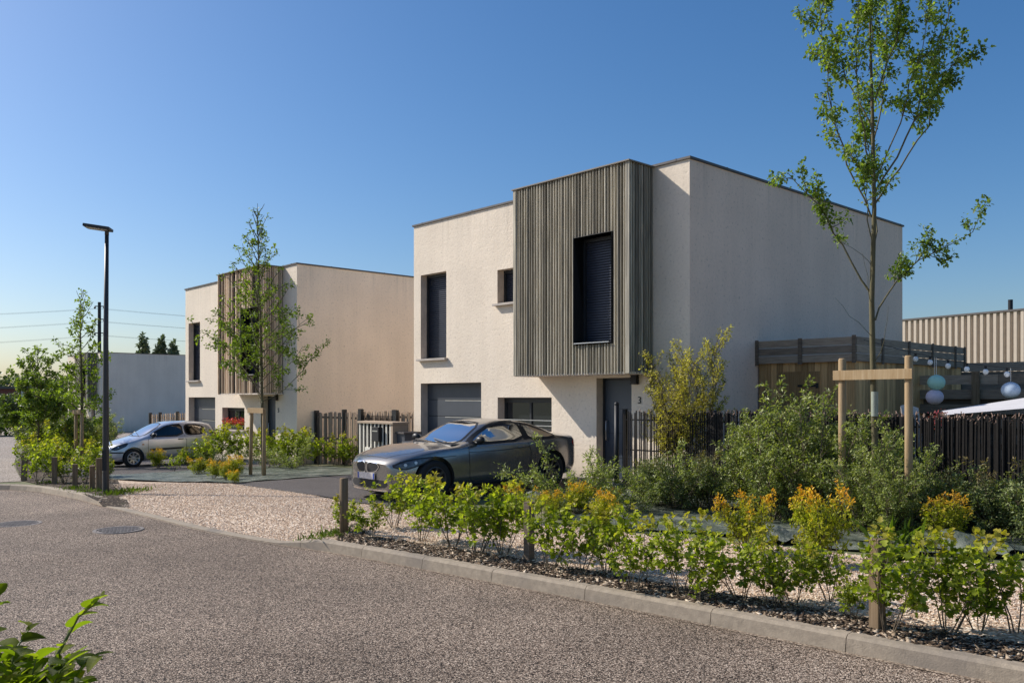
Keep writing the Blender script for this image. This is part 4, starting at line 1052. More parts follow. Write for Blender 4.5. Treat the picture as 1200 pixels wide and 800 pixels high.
def wheel(parent, x, y, r, w, rim, spokes, side):
    o = bpy.data.objects.new('wheel', None); COL.objects.link(o); o.parent = parent; o.location = (x, y, r); o.rotation_euler = (0, 0, 0 if side < 0 else PI)
    # outer face at local y = -w/2
    t = MB(); rr = r*.66
    t.lathe([(rr,-w/2+.01),(rr+.02,-w/2),(r*.90,-w/2-.004),(r*.975,-w/2+.018),(r,-w/2+.04),(r,w/2-.04),(r*.97,w/2-.01),(rr,w/2)], 40, 'y'); t.build('tyre', M['rubber'], o, True)
    q = MB(); q.lathe([(rr+.005,-w/2+.008),(rr-.008,-w/2+.004),(rr-.022,-w/2+.016),(rr-.028,w/2-.02)], 40, 'y')
    for k in range(spokes):
        a = 2*PI*k/spokes; ca, sa = math.cos(a), math.sin(a); m_ = (r*.11+rr-.012)/2; hl = (rr-.012-r*.11)/2
        q.obox((ca*m_, -w/2+.032, sa*m_), (ca*hl, -.012, sa*hl), (0, .012, 0), (-sa*.026, 0, ca*.026))
    q.lathe([(0,-w/2+.008),(r*.12,-w/2+.012),(r*.16,-w/2+.03),(r*.16,-w/2+.06)], 20, 'y'); q.build('rim', rim, o, False)
    d = MB(); d.lathe([(0,-w/2+.09),(rr*.80,-w/2+.09),(rr*.80,-w/2+.11)], 28, 'y'); d.build('brake_disc', M['dark'], o)
    return o
def make_car(P, name, label, paint, loc, rz, group=None):
    root = empty(name, loc, rz, label, 'car', group)
    vs, fs = car_shell(P); me = bpy.data.meshes.new('shell'); me.from_pydata(vs, [], fs); me.materials.append(paint); me.materials.append(M['black'])
    bm = bmesh.new(); bm.from_mesh(me); bmesh.ops.recalc_face_normals(bm, faces=bm.faces); bm.to_mesh(me); bm.free()
    body = link('body', me, None); bvh = BVHTree.FromPolygons(vs, fs)
    # wheel arches
    for (wx) in (P['fa'], P['fa']+P['wb']):
        for s in (-1, 1):
            c = MB(); rad = P['arch']; y0 = s*(P['W']/2-.24); y1 = s*(P['W']/2+.2)
            n = 40; vv = [(wx+rad*math.cos(2*PI*k/n), y0, P['wr']+.015+rad*math.sin(2*PI*k/n)) for k in range(n)]+[(wx+rad*math.cos(2*PI*k/n), y1, P['wr']+.015+rad*math.sin(2*PI*k/n)) for k in range(n)]
            c.add(vv, [tuple(range(n-1,-1,-1)), tuple(range(n,2*n))]+[(k,(k+1)%n,n+(k+1)%n,n+k) for k in range(n)])
            co = c.build('cutter', M['black'])
            for tr in range(8):              # nudge the cutter until the cut is clean
                co.location = (.0013*tr, s*.0017*tr, .0011*tr); md = body.modifiers.new('b', 'BOOLEAN'); md.operation = 'DIFFERENCE'; md.solver = 'EXACT'; md.object = co
                dg = bpy.context.evaluated_depsgraph_get(); dg.update(); nm = bpy.data.meshes.new_from_object(body.evaluated_get(dg)); body.modifiers.clear()
                if max(abs(q.co.y) for q in nm.vertices) < P['W']/2+.03 and len(nm.vertices) > len(body.data.vertices)*.8 and not any(math.hypot(q.co.x-wx, q.co.z-P['wr']-.015) < rad-.02 and s*q.co.y > P['W']/2-.2 for q in nm.vertices): break
            else: print('arch not clean', name, wx, s)
            body.data = nm; bpy.data.objects.remove(co)
    me = body.data
    bm = bmesh.new(); bm.from_mesh(me); W2 = P['W']/2
    kill = []
    for f in bm.faces:
        c = f.calc_center_median()
        for wx in (P['fa'], P['fa']+P['wb']):
            if math.hypot(c.x-wx, c.z-P['wr']-.015) < P['arch']+.004 and abs(c.y) > W2-.26: f.material_index = 1
        if any(inside(w, c.x, c.z) for w in P['side_glass']) and abs(c.y) > .35*W2 and abs(f.normal.y) > .2: kill.append(f)
        elif f.normal.z > .1 and f.normal.x < -.1 and inside(P['screen'], c.x, c.y): kill.append(f)
        elif f.normal.z > .1 and f.normal.x > .05 and inside(P['rear_screen'], c.x, c.y): kill.append(f)
    bmesh.ops.delete(bm, geom=kill, context='FACES'); 
    for f in bm.faces: f.smooth = len(f.verts) < 8
    bm.to_mesh(me); bm.free(); body.parent = root
    me.materials.clear(); me.materials.append(paint); me.materials.append(M['black'])
    try: me.set_sharp_from_angle(angle=R(38))
    except Exception: pass
    def put(nm, polys, projs, off, mat, parent=body, cell=.05, label=None, smooth=True):
        mb = MB()
        for pj in projs:
            for pl in polys: mb.add(*patch(bvh, pl, pj, off, cell))
        return mb.build(nm, mat, parent, smooth, fix=False, label=label)
    for pj in (pL, pR):
        for w in P['side_glass']:
            g = put('side_window', [w], [pj], .001, M['cglass']); put('seal', ribbon(w, .045), [pj], .004, M['trim'], g, .08)
    g = put('windscreen', [P['screen']], [pT], .001, M['cglass']); put('seal', ribbon(P['screen'], .04), [pT], .004, M['trim'], g, .08)
    g = put('rear_window', [P['rear_screen']], [pT], .001, M['cglass']); put('seal', ribbon(P['rear_screen'], .04), [pT], .004, M['trim'], g, .08)
    for pl_ in P.get('pillar', []): put('window_pillar', [pl_], [pL], .0015, M['trim'], cell=.06); put('window_pillar', [pl_], [pR], .0015, M['trim'], cell=.06)
    put('door_gap', [q for ln in P['gaps'] for q in ribbon(ln, .011, False)], [pL, pR], .0025, M['trim'], cell=.08)
    put('bonnet_gap', [q for ln in P['tgaps'] for q in ribbon(ln, .010, False)], [pT], .0025, M['trim'], cell=.08)
    for pj in (pL, pR):
        h = put('headlight', [P['head']], [pj], .004, M['lamp_in'], cell=.04); put('lens_frame', ribbon(P['head'], .022), [pj], .008, M['trim'], h, .05)
        for cx, cz, rr in P['bulbs']:
            put('projector', [[(cx+rr*math.cos(2*PI*k/14), cz+rr*math.sin(2*PI*k/14)) for k in range(14)]], [pj], .007, M['rim_s'], h, .05)
        put('tail_light', [P['tail']], [pj], .005, M['lens'], cell=.04)
    for nm, pl, mat, off in P['front']:
        put(nm, [pl], [pF], off, mat, cell=.05)
        if nm in ('grille',): put('grille_rim', ribbon(pl, .016), [pF], off+.006, M['chrome'], cell=.05)
    for nm, pl, mat, off in P['side']:
        for pj in (pL, pR): put(nm, [pl], [pj], off, mat, cell=.08)
    # sill, handles, mirrors
    for s in (-1, 1):
        hx, hz = P['handle']; y = s*abs(bvh.ray_cast(Vector((hx, s*3, hz)), Vector((0,-s,0)))[0].y)
        hb = MB(); hb.tube([(hx-.09,y-s*.004,hz),(hx-.07,y+s*.028,hz),(hx+.07,y+s*.028,hz+.004),(hx+.09,y-s*.004,hz+.004)], .013, 8); hb.build('handle', P['handle_mat'] or paint, body, True)
        mx, mz = P['mirror']; y = s*abs(bvh.ray_cast(Vector((mx, s*3, mz-.02)), Vector((0,-s,0)))[0].y)
        mm = MB(); mm.cur = 0; mm.ball((mx, y+s*.12, mz+.05), .1, 14, 8, (.62,1.05,.68)); mm.obox((mx+.01, y+s*.03, mz-.005), (.03,0,0), (0,.05,.01), (0,0,.016)); mr = mm.build('wing_mirror', P['mirror_mat'] or paint, body, True)
        gm = MB(); gm.ball((mx+.045, y+s*.12, mz+.05), .085, 12, 6, (.25,1.0,.62)); gm.build('mirror_glass', M['chrome'], mr, True)
    for (wx) in (P['fa'], P['fa']+P['wb']):
        for s in (-1, 1): wheel(root, wx, s*(P['W']/2-.125), P['wr'], .215, P['rim'], P['spokes'], s)
    # interior
    fl = MB(); fl.box(P['fa']+.45, P['L']-.75, -W2+.12, W2-.12, .24, .30); fl.box(P['fa']+.42, P['fa']+.47, -W2+.12, W2-.12, .26, P['dash']-.1); fl.build('floor', M['seat_c'], body)
    ds = MB(); ds.box(P['fa']+.45, P['dx'], -W2+.17, W2-.17, P['dash']-.22, P['dash']); ds.build('dashboard', M['trim'], body, bevel=.03)
    for sx, sm_ in P['seats']:
        for s in (-1, 1):
            st = MB(); st.obox((sx, s*.36, .52), (.24,0,.03), (0,.22,0), (-.01,0,.07)); st.obox((sx+.31, s*.36, .80), (.055,0,-.015), (0,.21,0), (.07,0,.27)); st.obox((sx+.41, s*.36, 1.14), (.04,0,0), (0,.12,0), (.012,0,.075)); st.build('seat', sm_, body, bevel=.035)
    wh = MB(); n = 22; cx, cz = P['dx']+.16, P['dash']+.0
    wh.tube([(cx+.19*math.sin(2*PI*k/n)*.35, -.36+.18*math.cos(2*PI*k/n), cz+.18*math.sin(2*PI*k/n)) for k in range(n+1)], .013, 6); wh.tube([(cx,-.54,cz),(cx,-.18,cz)], .014, 6); wh.build('steering_wheel', M['trim'], body, True)
    # plates
    px_, pz = P['plate']; pl = MB(); pl.box(px_-.012, px_, -.26, .26, pz-.055, pz+.055); plo = pl.build('number_plate', M['plate'], body, bevel=.003)
    pb = MB(); pb.box(px_-.014, px_-.0125, .215, .255, pz-.05, pz+.05); pb.box(px_-.014, px_-.0125, -.255, -.215, pz-.05, pz+.05); pb.build('plate_band', M['plate_b'], plo)
    wp = MB()
    for y0 in (-.45, .12):
        s0 = P['wiper']; q = [bvh.ray_cast(*pT(s0+.02+.10*t, y0+.5*t))[0]+Vector((0,0,.018)) for t in (0,.33,.66,1)]
        wp.tube(q, .009, 5)
    wp.build('wiper', M['trim'], body)
    if P.get('badge'):
        bx, bz = P['badge']; lo, no, _, _ = bvh.ray_cast(Vector((bx,0,4)), Vector((0,0,-1)))
        ax = no.orthogonal().normalized(); b2 = no.cross(ax)
        bd = MB(); 
        for k, (rr, lift) in enumerate(((.041,.004),(.030,.006))):
            pass
        ring = MB(); ring.add([lo+no*.004+(ax*math.cos(2*PI*k/20)+b2*math.sin(2*PI*k/20))*.041 for k in range(20)], [tuple(range(20))]); ro = ring.build('badge', M['trim'], body, fix=False)
        for qd, mt in ((0,M['badge_b']),(1,M['white']),(2,M['badge_b']),(3,M['white'])):
            c_ = MB(); c_.add([lo+no*.006]+[lo+no*.006+(ax*math.cos(PI/2*(qd+k/5))+b2*math.sin(PI/2*(qd+k/5)))*.027 for k in range(6)], [tuple(range(7))]); c_.build('badge_quarter', mt, ro, fix=False)
    return root
grey_paint = carpaint('warm_grey_metallic', (.27,.26,.25), .75, .24); silver_paint = carpaint('silver_metallic', (.60,.62,.67), .6, .3); dark_paint = carpaint('dark_metallic', (.06,.065,.075))
COUPE = dict(L=4.82, W=1.855, fa=.86, wb=2.78, wr=.345, arch=.395, rail=.085, bow=.20, bowr=.16,
 top=[(0,.655),(.05,.70),(.16,.765),(.5,.845),(1.0,.915),(1.42,.955),(1.6,1.02),(1.95,1.20),(2.3,1.325),(2.65,1.368),(2.95,1.365),(3.3,1.315),(3.7,1.20),(4.1,1.09),(4.45,1.055),(4.66,1.04),(4.74,1.0),(4.80,.93),(4.82,.88)],
 belt=[(0,.58),(.16,.69),(.5,.77),(1.0,.835),(1.5,.875),(2.2,.90),(3.2,.93),(3.8,.955),(4.3,.965),(4.65,.955),(4.78,.9),(4.82,.82)],
 zb=[(0,.17),(.08,.14),(.4,.14),(1.5,.17),(3.2,.18),(4.2,.24),(4.7,.30),(4.82,.42)],
 w=[(0,.66),(.05,.74),(.14,.83),(.3,.90),(.6,.96),(1.1,1.0),(2.2,.985),(3.2,.99),(3.8,1.0),(4.3,.96),(4.6,.89),(4.75,.82),(4.82,.76)],
 cab=[(0,0),(1.42,0),(1.75,.45),(2.15,1),(3.3,1),(3.85,.75),(4.2,.25),(4.45,0),(4.82,0)],
 yr=[(0,.62),(1.5,.66),(2.4,.62),(3.2,.60),(4.0,.60),(4.82,.60)],
 side_glass=[roundpoly([(1.62,.925),(1.94,1.10),(2.28,1.25),(2.72,1.302),(2.98,1.298),(3.02,.965)],1), roundpoly([(3.09,.968),(3.05,1.295),(3.3,1.262),(3.62,1.155),(3.86,1.045),(3.84,.985)],1)],
 screen=roundpoly([(1.47,-.66),(1.42,-.3),(1.40,0),(1.42,.3),(1.47,.66),(2.20,.49),(2.26,0),(2.20,-.49)],1),
 rear_screen=roundpoly([(3.32,-.46),(3.30,0),(3.32,.46),(3.98,.56),(4.02,0),(3.98,-.56)],1),
 gaps=[[(1.62,.93),(1.60,.80),(1.60,.34),(1.66,.25)],[(3.03,.97),(3.10,.75),(3.06,.5),(2.95,.30)],[(1.6,.79),(2.4,.80),(3.06,.835)],[(.9,.73),(1.3,.745)]],
 pillar=[[(2.98,.97),(2.96,1.285),(3.12,1.275),(3.13,.975)]], tgaps=[[(.14,-.40),(.5,-.66),(1.0,-.74),(1.40,-.76)],[(.14,.40),(.5,.66),(1.0,.74),(1.40,.76)],[(.14,-.40),(.12,0),(.14,.40)]],
 head=roundpoly([(.10,.60),(.26,.685),(.50,.725),(.84,.745),(.70,.675),(.48,.60),(.26,.545)],1), bulbs=[(.29,.625,.024),(.47,.66,.026)],
 tail=roundpoly([(4.44,.86),(4.52,.93),(4.66,.93),(4.74,.90),(4.74,.80),(4.64,.77)],1),
 front=[('grille', roundpoly([(.022,.49),(.02,.63),(.10,.665),(.29,.65),(.35,.58),(.26,.50),(.10,.475)],1), M['black'], .006),
        ('grille', roundpoly([(-.022,.49),(-.02,.63),(-.10,.665),(-.29,.65),(-.35,.58),(-.26,.50),(-.10,.475)],1), M['black'], .006),
        ('air_intake', roundpoly([(-.55,.30),(-.46,.22),(.46,.22),(.55,.30),(.44,.365),(-.44,.365)],1), M['black'], .004),
        ('splitter', [(-.62,.175),(.62,.175),(.60,.20),(-.60,.20)], M['chrome'], .006)],
 side=[('sill_strip', [(1.35,.235),(3.2,.245),(3.2,.275),(1.35,.265)], M['chrome'], .006)],
 handle=(2.86,.84), handle_mat=None, mirror=(1.80,.955), mirror_mat=M['trim'], rim=M['rim_shade'], spokes=9, dash=.94, dx=1.95,
 seats=[(2.25,M['seat_p']),(3.1,M['seat_c'])], plate=(-.004,.42), wiper=1.42, badge=(.15,.74))
def rx(x): return .86-(.86-x)*.92 if x < .86 else (3.64+(x-3.64)*.80 if x > 3.64 else x)
for k_ in ('top','belt','zb','w','cab','yr'): COUPE[k_] = [(rx(p[0]), p[1]) for p in COUPE[k_]]
COUPE['x0'] = rx(0); COUPE['L'] = rx(4.82)
COUPE['top'] = [p for p in COUPE['top'] if p[0] < 2.6]+[(2.67,1.365),(3.08,1.335),(3.40,1.285),(3.70,1.205),(3.95,1.115),(4.17,1.055),(4.33,1.035),(4.46,1.035),(4.51,.99),(4.56,.93),(COUPE['L'],.88)]
COUPE['cab'] = [(rx(0),0),(1.42,0),(1.75,.45),(2.15,1),(3.45,1),(3.85,.8),(4.12,.3),(4.3,0),(COUPE['L'],0)]
COUPE['side_glass'][1] = roundpoly([(3.09,.968),(3.05,1.275),(3.3,1.235),(3.58,1.15),(3.80,1.06),(3.76,.99)],1)
COUPE['rear_screen'] = roundpoly([(3.42,-.44),(3.40,0),(3.42,.44),(4.02,.52),(4.06,0),(4.02,-.52)],1)
for k_ in ('head','tail'): COUPE[k_] = [(rx(p[0]), p[1]) for p in COUPE[k_]]
COUPE['gaps'] = [[(rx(p[0]), p[1]) for p in q] for q in COUPE['gaps']]; COUPE['tgaps'] = [[(rx(p[0]), p[1]) for p in q] for q in COUPE['tgaps']]
COUPE['bulbs'] = [(rx(p[0]), p[1], p[2]) for p in COUPE['bulbs']]; COUPE['plate'] = (rx(-.004), .42); COUPE['badge'] = (rx(.15), .74)
make_car(COUPE, 'parked_car', 'grey metallic coupe parked with its nose to the road before the nearest house', grey_paint, site(2.87,-5.30,0)+Vector((0,0,.006)), math.atan2(V.y, V.x), 'parked cars').scale = (1.0,.985,.985)
HATCH = dict(L=3.835, W=1.65, fa=.74, wb=2.44, wr=.295, arch=.335, bow=.20, bowr=.12,
 top=[(0,.62),(.05,.67),(.16,.735),(.45,.83),(.8,.92),(.98,.97),(1.1,1.04),(1.45,1.23),(1.8,1.37),(2.1,1.42),(2.6,1.43),(3.1,1.40),(3.35,1.355),(3.5,1.27),(3.64,1.08),(3.72,.96),(3.80,.86),(3.835,.78)],
 belt=[(0,.56),(.16,.66),(.45,.75),(.8,.83),(1.1,.885),(1.8,.90),(2.8,.935),(3.3,.96),(3.5,.95),(3.7,.88),(3.835,.72)],
 zb=[(0,.30),(.08,.22),(.4,.19),(1.5,.20),(2.8,.20),(3.4,.24),(3.7,.30),(3.835,.40)],
 w=[(0,.62),(.05,.72),(.14,.82),(.3,.90),(.6,.965),(1.1,1.0),(2.2,1.0),(3.0,.985),(3.4,.95),(3.65,.89),(3.78,.82),(3.835,.76)],
 cab=[(0,0),(.95,0),(1.2,.45),(1.5,1),(3.3,1),(3.5,.8),(3.68,.2),(3.8,0),(3.835,0)],
 yr=[(0,.62),(1.1,.70),(1.9,.68),(2.8,.66),(3.5,.62),(3.835,.60)],
 side_glass=[roundpoly([(1.26,.955),(1.52,1.12),(1.84,1.27),(2.1,1.315),(2.34,1.325),(2.38,.965)],1), roundpoly([(2.47,.98),(2.43,1.315),(2.95,1.30),(3.12,1.22),(3.14,1.09),(3.0,1.0)],2)],
 screen=roundpoly([(1.03,-.60),(.98,-.3),(.96,0),(.98,.3),(1.03,.60),(1.72,.50),(1.80,0),(1.72,-.50)],1),
 rear_screen=roundpoly([(3.40,-.44),(3.39,0),(3.40,.44),(3.60,.50),(3.62,0),(3.60,-.50)],1),
 gaps=[[(1.22,.95),(1.20,.80),(1.20,.36),(1.26,.25)],[(2.42,.97),(2.47,.8),(2.45,.5),(2.36,.28)]],
 tgaps=[[(.16,-.42),(.5,-.62),(1.0,-.66)],[(.16,.42),(.5,.62),(1.0,.66)],[(.16,-.42),(.14,0),(.16,.42)]],
 head=roundpoly([(.12,.575),(.24,.665),(.46,.745),(.58,.765),(.52,.68),(.36,.605),(.22,.555)],1), bulbs=[(.30,.65,.022)],
 tail=roundpoly([(3.42,.93),(3.50,1.05),(3.60,1.02),(3.70,.88),(3.72,.78),(3.60,.80)],1),
 front=[('grille', roundpoly([(-.28,.50),(-.26,.56),(.26,.56),(.28,.50)],1), M['black'], .004), ('air_intake', roundpoly([(-.42,.30),(-.38,.38),(.38,.38),(.42,.30)],1), M['black'], .004)],
 side=[('side_moulding', [(1.25,.52),(2.36,.545),(2.36,.60),(1.25,.575)], M['trim'], .012), ('indicator', [(1.0,.70),(1.07,.70),(1.07,.735),(1.0,.735)], M['orange'], .006), ('bumper_strip', [(.10,.46),(.44,.46),(.44,.50),(.10,.50)], M['trim'], .008)],
 handle=(2.28,.86), handle_mat=M['trim'], mirror=(1.36,.965), mirror_mat=M['trim'], rim=M['rim_s'], spokes=8, dash=.97, dx=1.45,
 seats=[(1.75,M['seat_c']),(2.6,M['seat_c'])], plate=(-.004,.44), wiper=.99)
h0 = Vector((-11.76,26.2,0)) - V*.62 + U*.80
make_car(HATCH, 'parked_car', 'silver three door hatchback parked before the second house, partly behind the lamp post', silver_paint, (h0.x,h0.y,gz(h0.x,h0.y)+.006), math.atan2(V.y, V.x), 'parked cars').scale = (.95,.97,.985)
make_car(dict(HATCH), 'parked_car', 'far dark car glimpsed behind the left bushes beyond the silver hatchback', dark_paint, (-25.6,46.6,gz(-25.6,46.6)+.1), math.atan2(V.y, V.x)+.2, 'parked cars')
# ------------------------------------------------------------------ street furniture
b0 = gp(124,578)
r = empty('street_lamp', (b0.x,b0.y,G(b0.x,b0.y)), 0, 'tall dark slender street lamp with a flat head standing at the kerb', 'street lamp'); zt = 4.97-r.location.z
mb = MB(); mb.tube([(0,0,-.2),(0,0,.02),(0,0,1.2),(0.0,0,3.0),(.02,0,zt-.05)], [.062,.062,.058,.047,.036], 16); mb.build('pole', M['post_metal'], r, True)
mb = MB(); mb.box(-.04,.04,-.066,-.05,.45,.85); mb.build('access_door', M['dark'], r)
hd = MB(); c = Vector((-.14,-.02,zt+.06)); ex = Vector((.235,.04,-.03)); ey = Vector((-.03,.16,.0)); ez = ex.cross(ey).normalized()*.028
hd.obox(c, ex, ey, ez); ho = hd.build('lamp_head', M['post_metal'], r, bevel=.012)
hd = MB(); hd.obox(c-ez*1.15, ex*.8, ey*.78, ez*.12); hd.build('diffuser', pm('led_diffuser', (.5,.5,.48), .4), ho)
hd = MB(); hd.tube([(.02,0,zt-.08),(.02,0,zt+.05)], .04, 10); hd.build('bracket', M['post_metal'], r, True)

def timber_post(px, py, h, w, label, rnd=False, rz=.3, tilt=0, mat='stake_old'):
    p = gp(px, py); mb = MB()
    if rnd: mb.tube([(0,0,-.2),(0,0,h*.5),(0,0,h-.012),(0,0,h)], [w,w,w*.97,w*.85], 14)
    else: mb.box(-w,w,-w,w,-.2,h)
    o = mb.build('timber_post', M[mat], None, rnd, bevel=0 if rnd else .006); o.location = (p.x,p.y,G(p.x,p.y)); o.rotation_euler = (tilt,0,rz)
    tag(o, label, 'post', 'short timber posts along the kerb'); return o
timber_post(403, 624, .72, .055, 'short round wooden post at the open end of the kerb beside the coupe nose', True)
timber_post(620, 655, .62, .043, 'short grey square timber post in the hedge row before the coupe', False, .8, 0, 'board_grey')
timber_post(1028, 736, .68, .043, 'split brown square timber post among the hedge plants nearest to the camera', False, .5)
timber_post(28, 563, .62, .055, 'leftmost short timber post at the path corner', False, .2, -.12)
timber_post(64, 567, .62, .055, 'short brown timber post between two yellow green bushes left of the lamp', False, .4)
timber_post(88, 571, .50, .05, 'low timber post half hidden by the bush left of the lamp', False, .4)
timber_post(116, 575, .66, .055, 'short timber post right against the foot of the street lamp', False, .5)
timber_post(108, 573, .50, .05, 'small leaning timber post just left of the street lamp foot', False, .5, .12)

# stakes with crossbar holding the young trees
def staked(px0, px1, Y, ztop, label, bar=True, lean=(0,0), rr=.05, ybar=None, Y1=None):
    Y1 = Y1 or Y; p0 = Vector(((px0-600)/F*Y, Y, 0)); p1 = Vector(((px1-600)/F*Y1, Y1, 0)); z0 = G(p0.x, p0.y); dd = p1-p0
    r = empty('tree_support', (p0.x, Y, z0), math.atan2(dd.y, dd.x), label, 'tree support', 'timber supports of the young trees'); w = dd.length
    for x, ln in ((0, lean[0]), (w, lean[1])):
        mb = MB(); mb.tube([(x-ln,0,-.3),(x-ln*.5,0,(ztop-z0)*.5),(x,0,ztop-z0-.02),(x,0,ztop-z0)], [rr,rr,rr,rr*.8], 12); mb.build('stake', M['stake'], r, True)
    if bar:
        mb = MB(); zz = (ybar or ztop-.20)-z0; mb.box(-.09,w+.09,-rr-.03,-rr,zz-.065,zz+.065); mb.build('crossbar', M['stake'], r, bevel=.004)
        mb = MB(); mb.box(w*.40,w*.56,-rr-.0,.06,zz-.03,zz+.03); mb.build('tree_tie', M['black'], r)
    return r
staked(987, 1065, 11.45, 2.27, 'pale round stakes joined by a crossbar around the tall tree at right', ybar=2.04, Y1=10.65)
staked(295, 309.5, 21.0, 1.47, 'slightly leaning stakes with a short crossbar at the tree of the second house', True, (.08,.0), .045, 1.42, 20.5)
staked(89, 96, 25.8, 1.28, 'pair of pale stakes at the slim tree in the left bed', True, (0,0), .05, 1.30, 25.5)

# young trees
def tree(name, meshes, loc, label, rz=0, sc=1, group='young street trees', names=('trunk','crown')):
    r = empty(name, loc, rz, label, 'tree', group, sc); link(names[0], meshes[0], r); link(names[1], meshes[1], r); return r
bt_ = big_tree(); tr1 = tree('young_tree', bt_, (4.72, 11.05, 0), 'tallest young tree, growing between two stakes at right beside the nearest house', sc=(.87,.87,1))
gd = MB(); gd.tube([(0,-.012,1.50),(0,-.012,1.82)], .05, 12, cap=False); gd.build('trunk_guard', pm('trunk_guard_plastic', (.30,.33,.27), .5), tr1, True)
tree('young_tree', mid_tree(), (-6.15, 20.9, gz(-6.15,20.9)), 'bright green young tree standing before the battens of the second house')
tree('young_tree', slim_tree(21, 5.5, 1.05, 1.2, LEAF['tree_b'], .10, 36), (-13.15, 25.9, gz(-13.15,25.9)), 'slim pointed young tree with stakes left of the street lamp')
tree('young_tree', slim_tree(33, 4.2, 1.7, .7, LEAF['tree'], .11, 46, dens=60), (-17.6, 31.5, gz(-17.6,31.5)), 'broad low crowned tree at far left behind the yellow green bushes')

# ------------------------------------------------------------------ fences
def panel_fence(a0, a1, b, h, label, posts, gate=None):
    p = site(a1, b); r = empty('panel_fence', p, HROT, label, 'fence', 'brown woven panel fences between the houses'); Ln = a1-a0
    rg = random.Random(int(a0)); mb = MB(); x = 0.02; cnt = 0; slope = (site(a0,b).z-p.z)
    while x < Ln-.02:
        w = rg.uniform(.10,.15); y = (.02 if cnt % 2 else -.02)
        zt = h+rg.uniform(-.02,.02)+slope*x/Ln; mb.obox((x+w/2, y, zt/2), (w/2*.93, .0, 0), (0,.008,0), (.01*rg.uniform(-1,1),0,zt/2)); x += w*rg.uniform(.93,1.0)+.015; cnt += 1
    o = tint_boxes(mb.build('woven_panel', M['panel_brown'], r), 6, 3)
    rl = MB()
    for z in (.25, .8, h-.12): rl.box(0, Ln, -.006, .006, z-.03, z+.03)
    rl.build('rail', M['panel_brown'], r)
    for a in posts:
        pb = MB(); x = a1-a; pb.box(x-.04, x+.04, -.08, .05, -.2, h+.08+slope*x/Ln); pb.build('fence_post', M['dark'], r)
    return r
panel_fence(a_px(463,.3)+.1, 14.28, .3, 1.56, 'brown woven fence with black posts between the second house and the slatted cabinet', [14.2, a_px(404,.3), a_px(423,.3)])
panel_fence(8.75, a_px(466,.3), .3, 1.5, 'short brown woven fence panel behind the grey bin', [a_px(464,.3)+.05])
panel_fence(23.2, 30.5, 1.0, 1.75, 'dark brown woven fence behind the roof of the silver hatchback', [23.3, 25.2, 27.2, 29.2, 30.4])
# mesh gate seen above the cabinet
pg = site(a_px(423,.15), .15); r = empty('mesh_gate', pg, HROT, 'black barred gate between two thick posts above the slatted cabinet', 'gate'); gw = a_px(423,.15)-a_px(464,.15)
mb = MB(); mb.box(-.07,.07,-.05,.05,-.2,1.62); mb.build('gate_post', M['dark'], r); mb = MB(); mb.box(gw-.07,gw+.07,-.05,.05,-.2,1.62); mb.build('gate_post', M['dark'], r)
mb = MB(); x = .1
while x < gw-.08: mb.tube([(x,0,.1),(x,0,1.46)], .010, 5); x += .062
mb.box(.07,gw-.07,-.015,.015,.1,.14); mb.box(.07,gw-.07,-.015,.015,1.2,1.23); mb.build('gate_bars', M['dark'], r)
# slatted utility cabinet
def cabinet():
    a0, a1 = a_px(421,-.9), a_px(458,-.9); w = a0-a1; p = site(a0, -.9); r = empty('utility_enclosure', p, HROT, 'slatted white utility enclosure with a black letterbox beside the coupe bonnet', 'cabinet'); h = 1.24; dp = .42
    mb = MB(); mb.box(-.05,w+.14,-.04,dp+.04,h,h+.055); mb.build('lid', M['tan'], r, bevel=.006)
    mb = MB(); x = 0; k = 0
    for x in np.linspace(.03, w-.03, 9): mb.box(x-.030, x+.022, 0, .03, -.15, h)
    mb.build('slats', M['cream'], r)
    mb = MB(); mb.box(.0,w,.06,dp,-.15,h-.001); mb.build('cabinet_body', M['black'], r)
    mb = MB(); mb.box(w+.001,w+.10,-.01,dp+.01,-.15,h-.001); mb.build('side_panel', M['tan'], r, bevel=.004)
    mb = MB(); mb.box(w*.52,w*.74,-.12,-.002,h-.45,h-.08); lb_ = mb.build('letterbox', M['black'], r, bevel=.01)
    mb = MB(); mb.box(w*.55,w*.71,-.126,-.1205,h-.20,h-.17); mb.build('slot', M['steel'], lb_)
    mb = MB(); mb.box(w*.24,w*.40,-.05,-.002,.1,.62); mb.build('meter_box', M['cream'], r, bevel=.006)
    mb = MB(); mb.box(w*.60,w*.74,-.05,-.002,.05,.42); mb.build('meter_box', M['frame'], r, bevel=.006)
cabinet()
# wheeled bin
p = site(a_px(477,-.55), -.55); r = empty('wheeled_bin', p, HROT, 'grey wheeled bin against the corner of the nearest house', 'bin')
mb = MB(); vs = []; 
for z, s in ((.06,.19),(.95,.25)): vs += [(-s,-s,z),(s,-s,z),(s,s,z),(-s,s,z)]
mb.add(vs, [(3,2,1,0),(4,5,6,7),(0,1,5,4),(1,2,6,5),(2,3,7,6),(3,0,4,7)]); mb.build('bin_body', pm('bin_grey', (.09,.09,.10), .5), r, bevel=.01)
mb = MB(); mb.box(-.27,.27,-.29,.27,.952,1.0); mb.tube([(-.22,.30,.93),(.22,.30,.93)], .016, 6); mb.build('lid', pm('bin_lid', (.12,.10,.09), .5), r, bevel=.008)
mb = MB(); mb.tube([(-.2,.18,.07),(-.15,.18,.07)], .08, 14); mb.tube([(.15,.18,.07),(.2,.18,.07)], .08, 14); mb.build('wheels', M['rubber'], r)

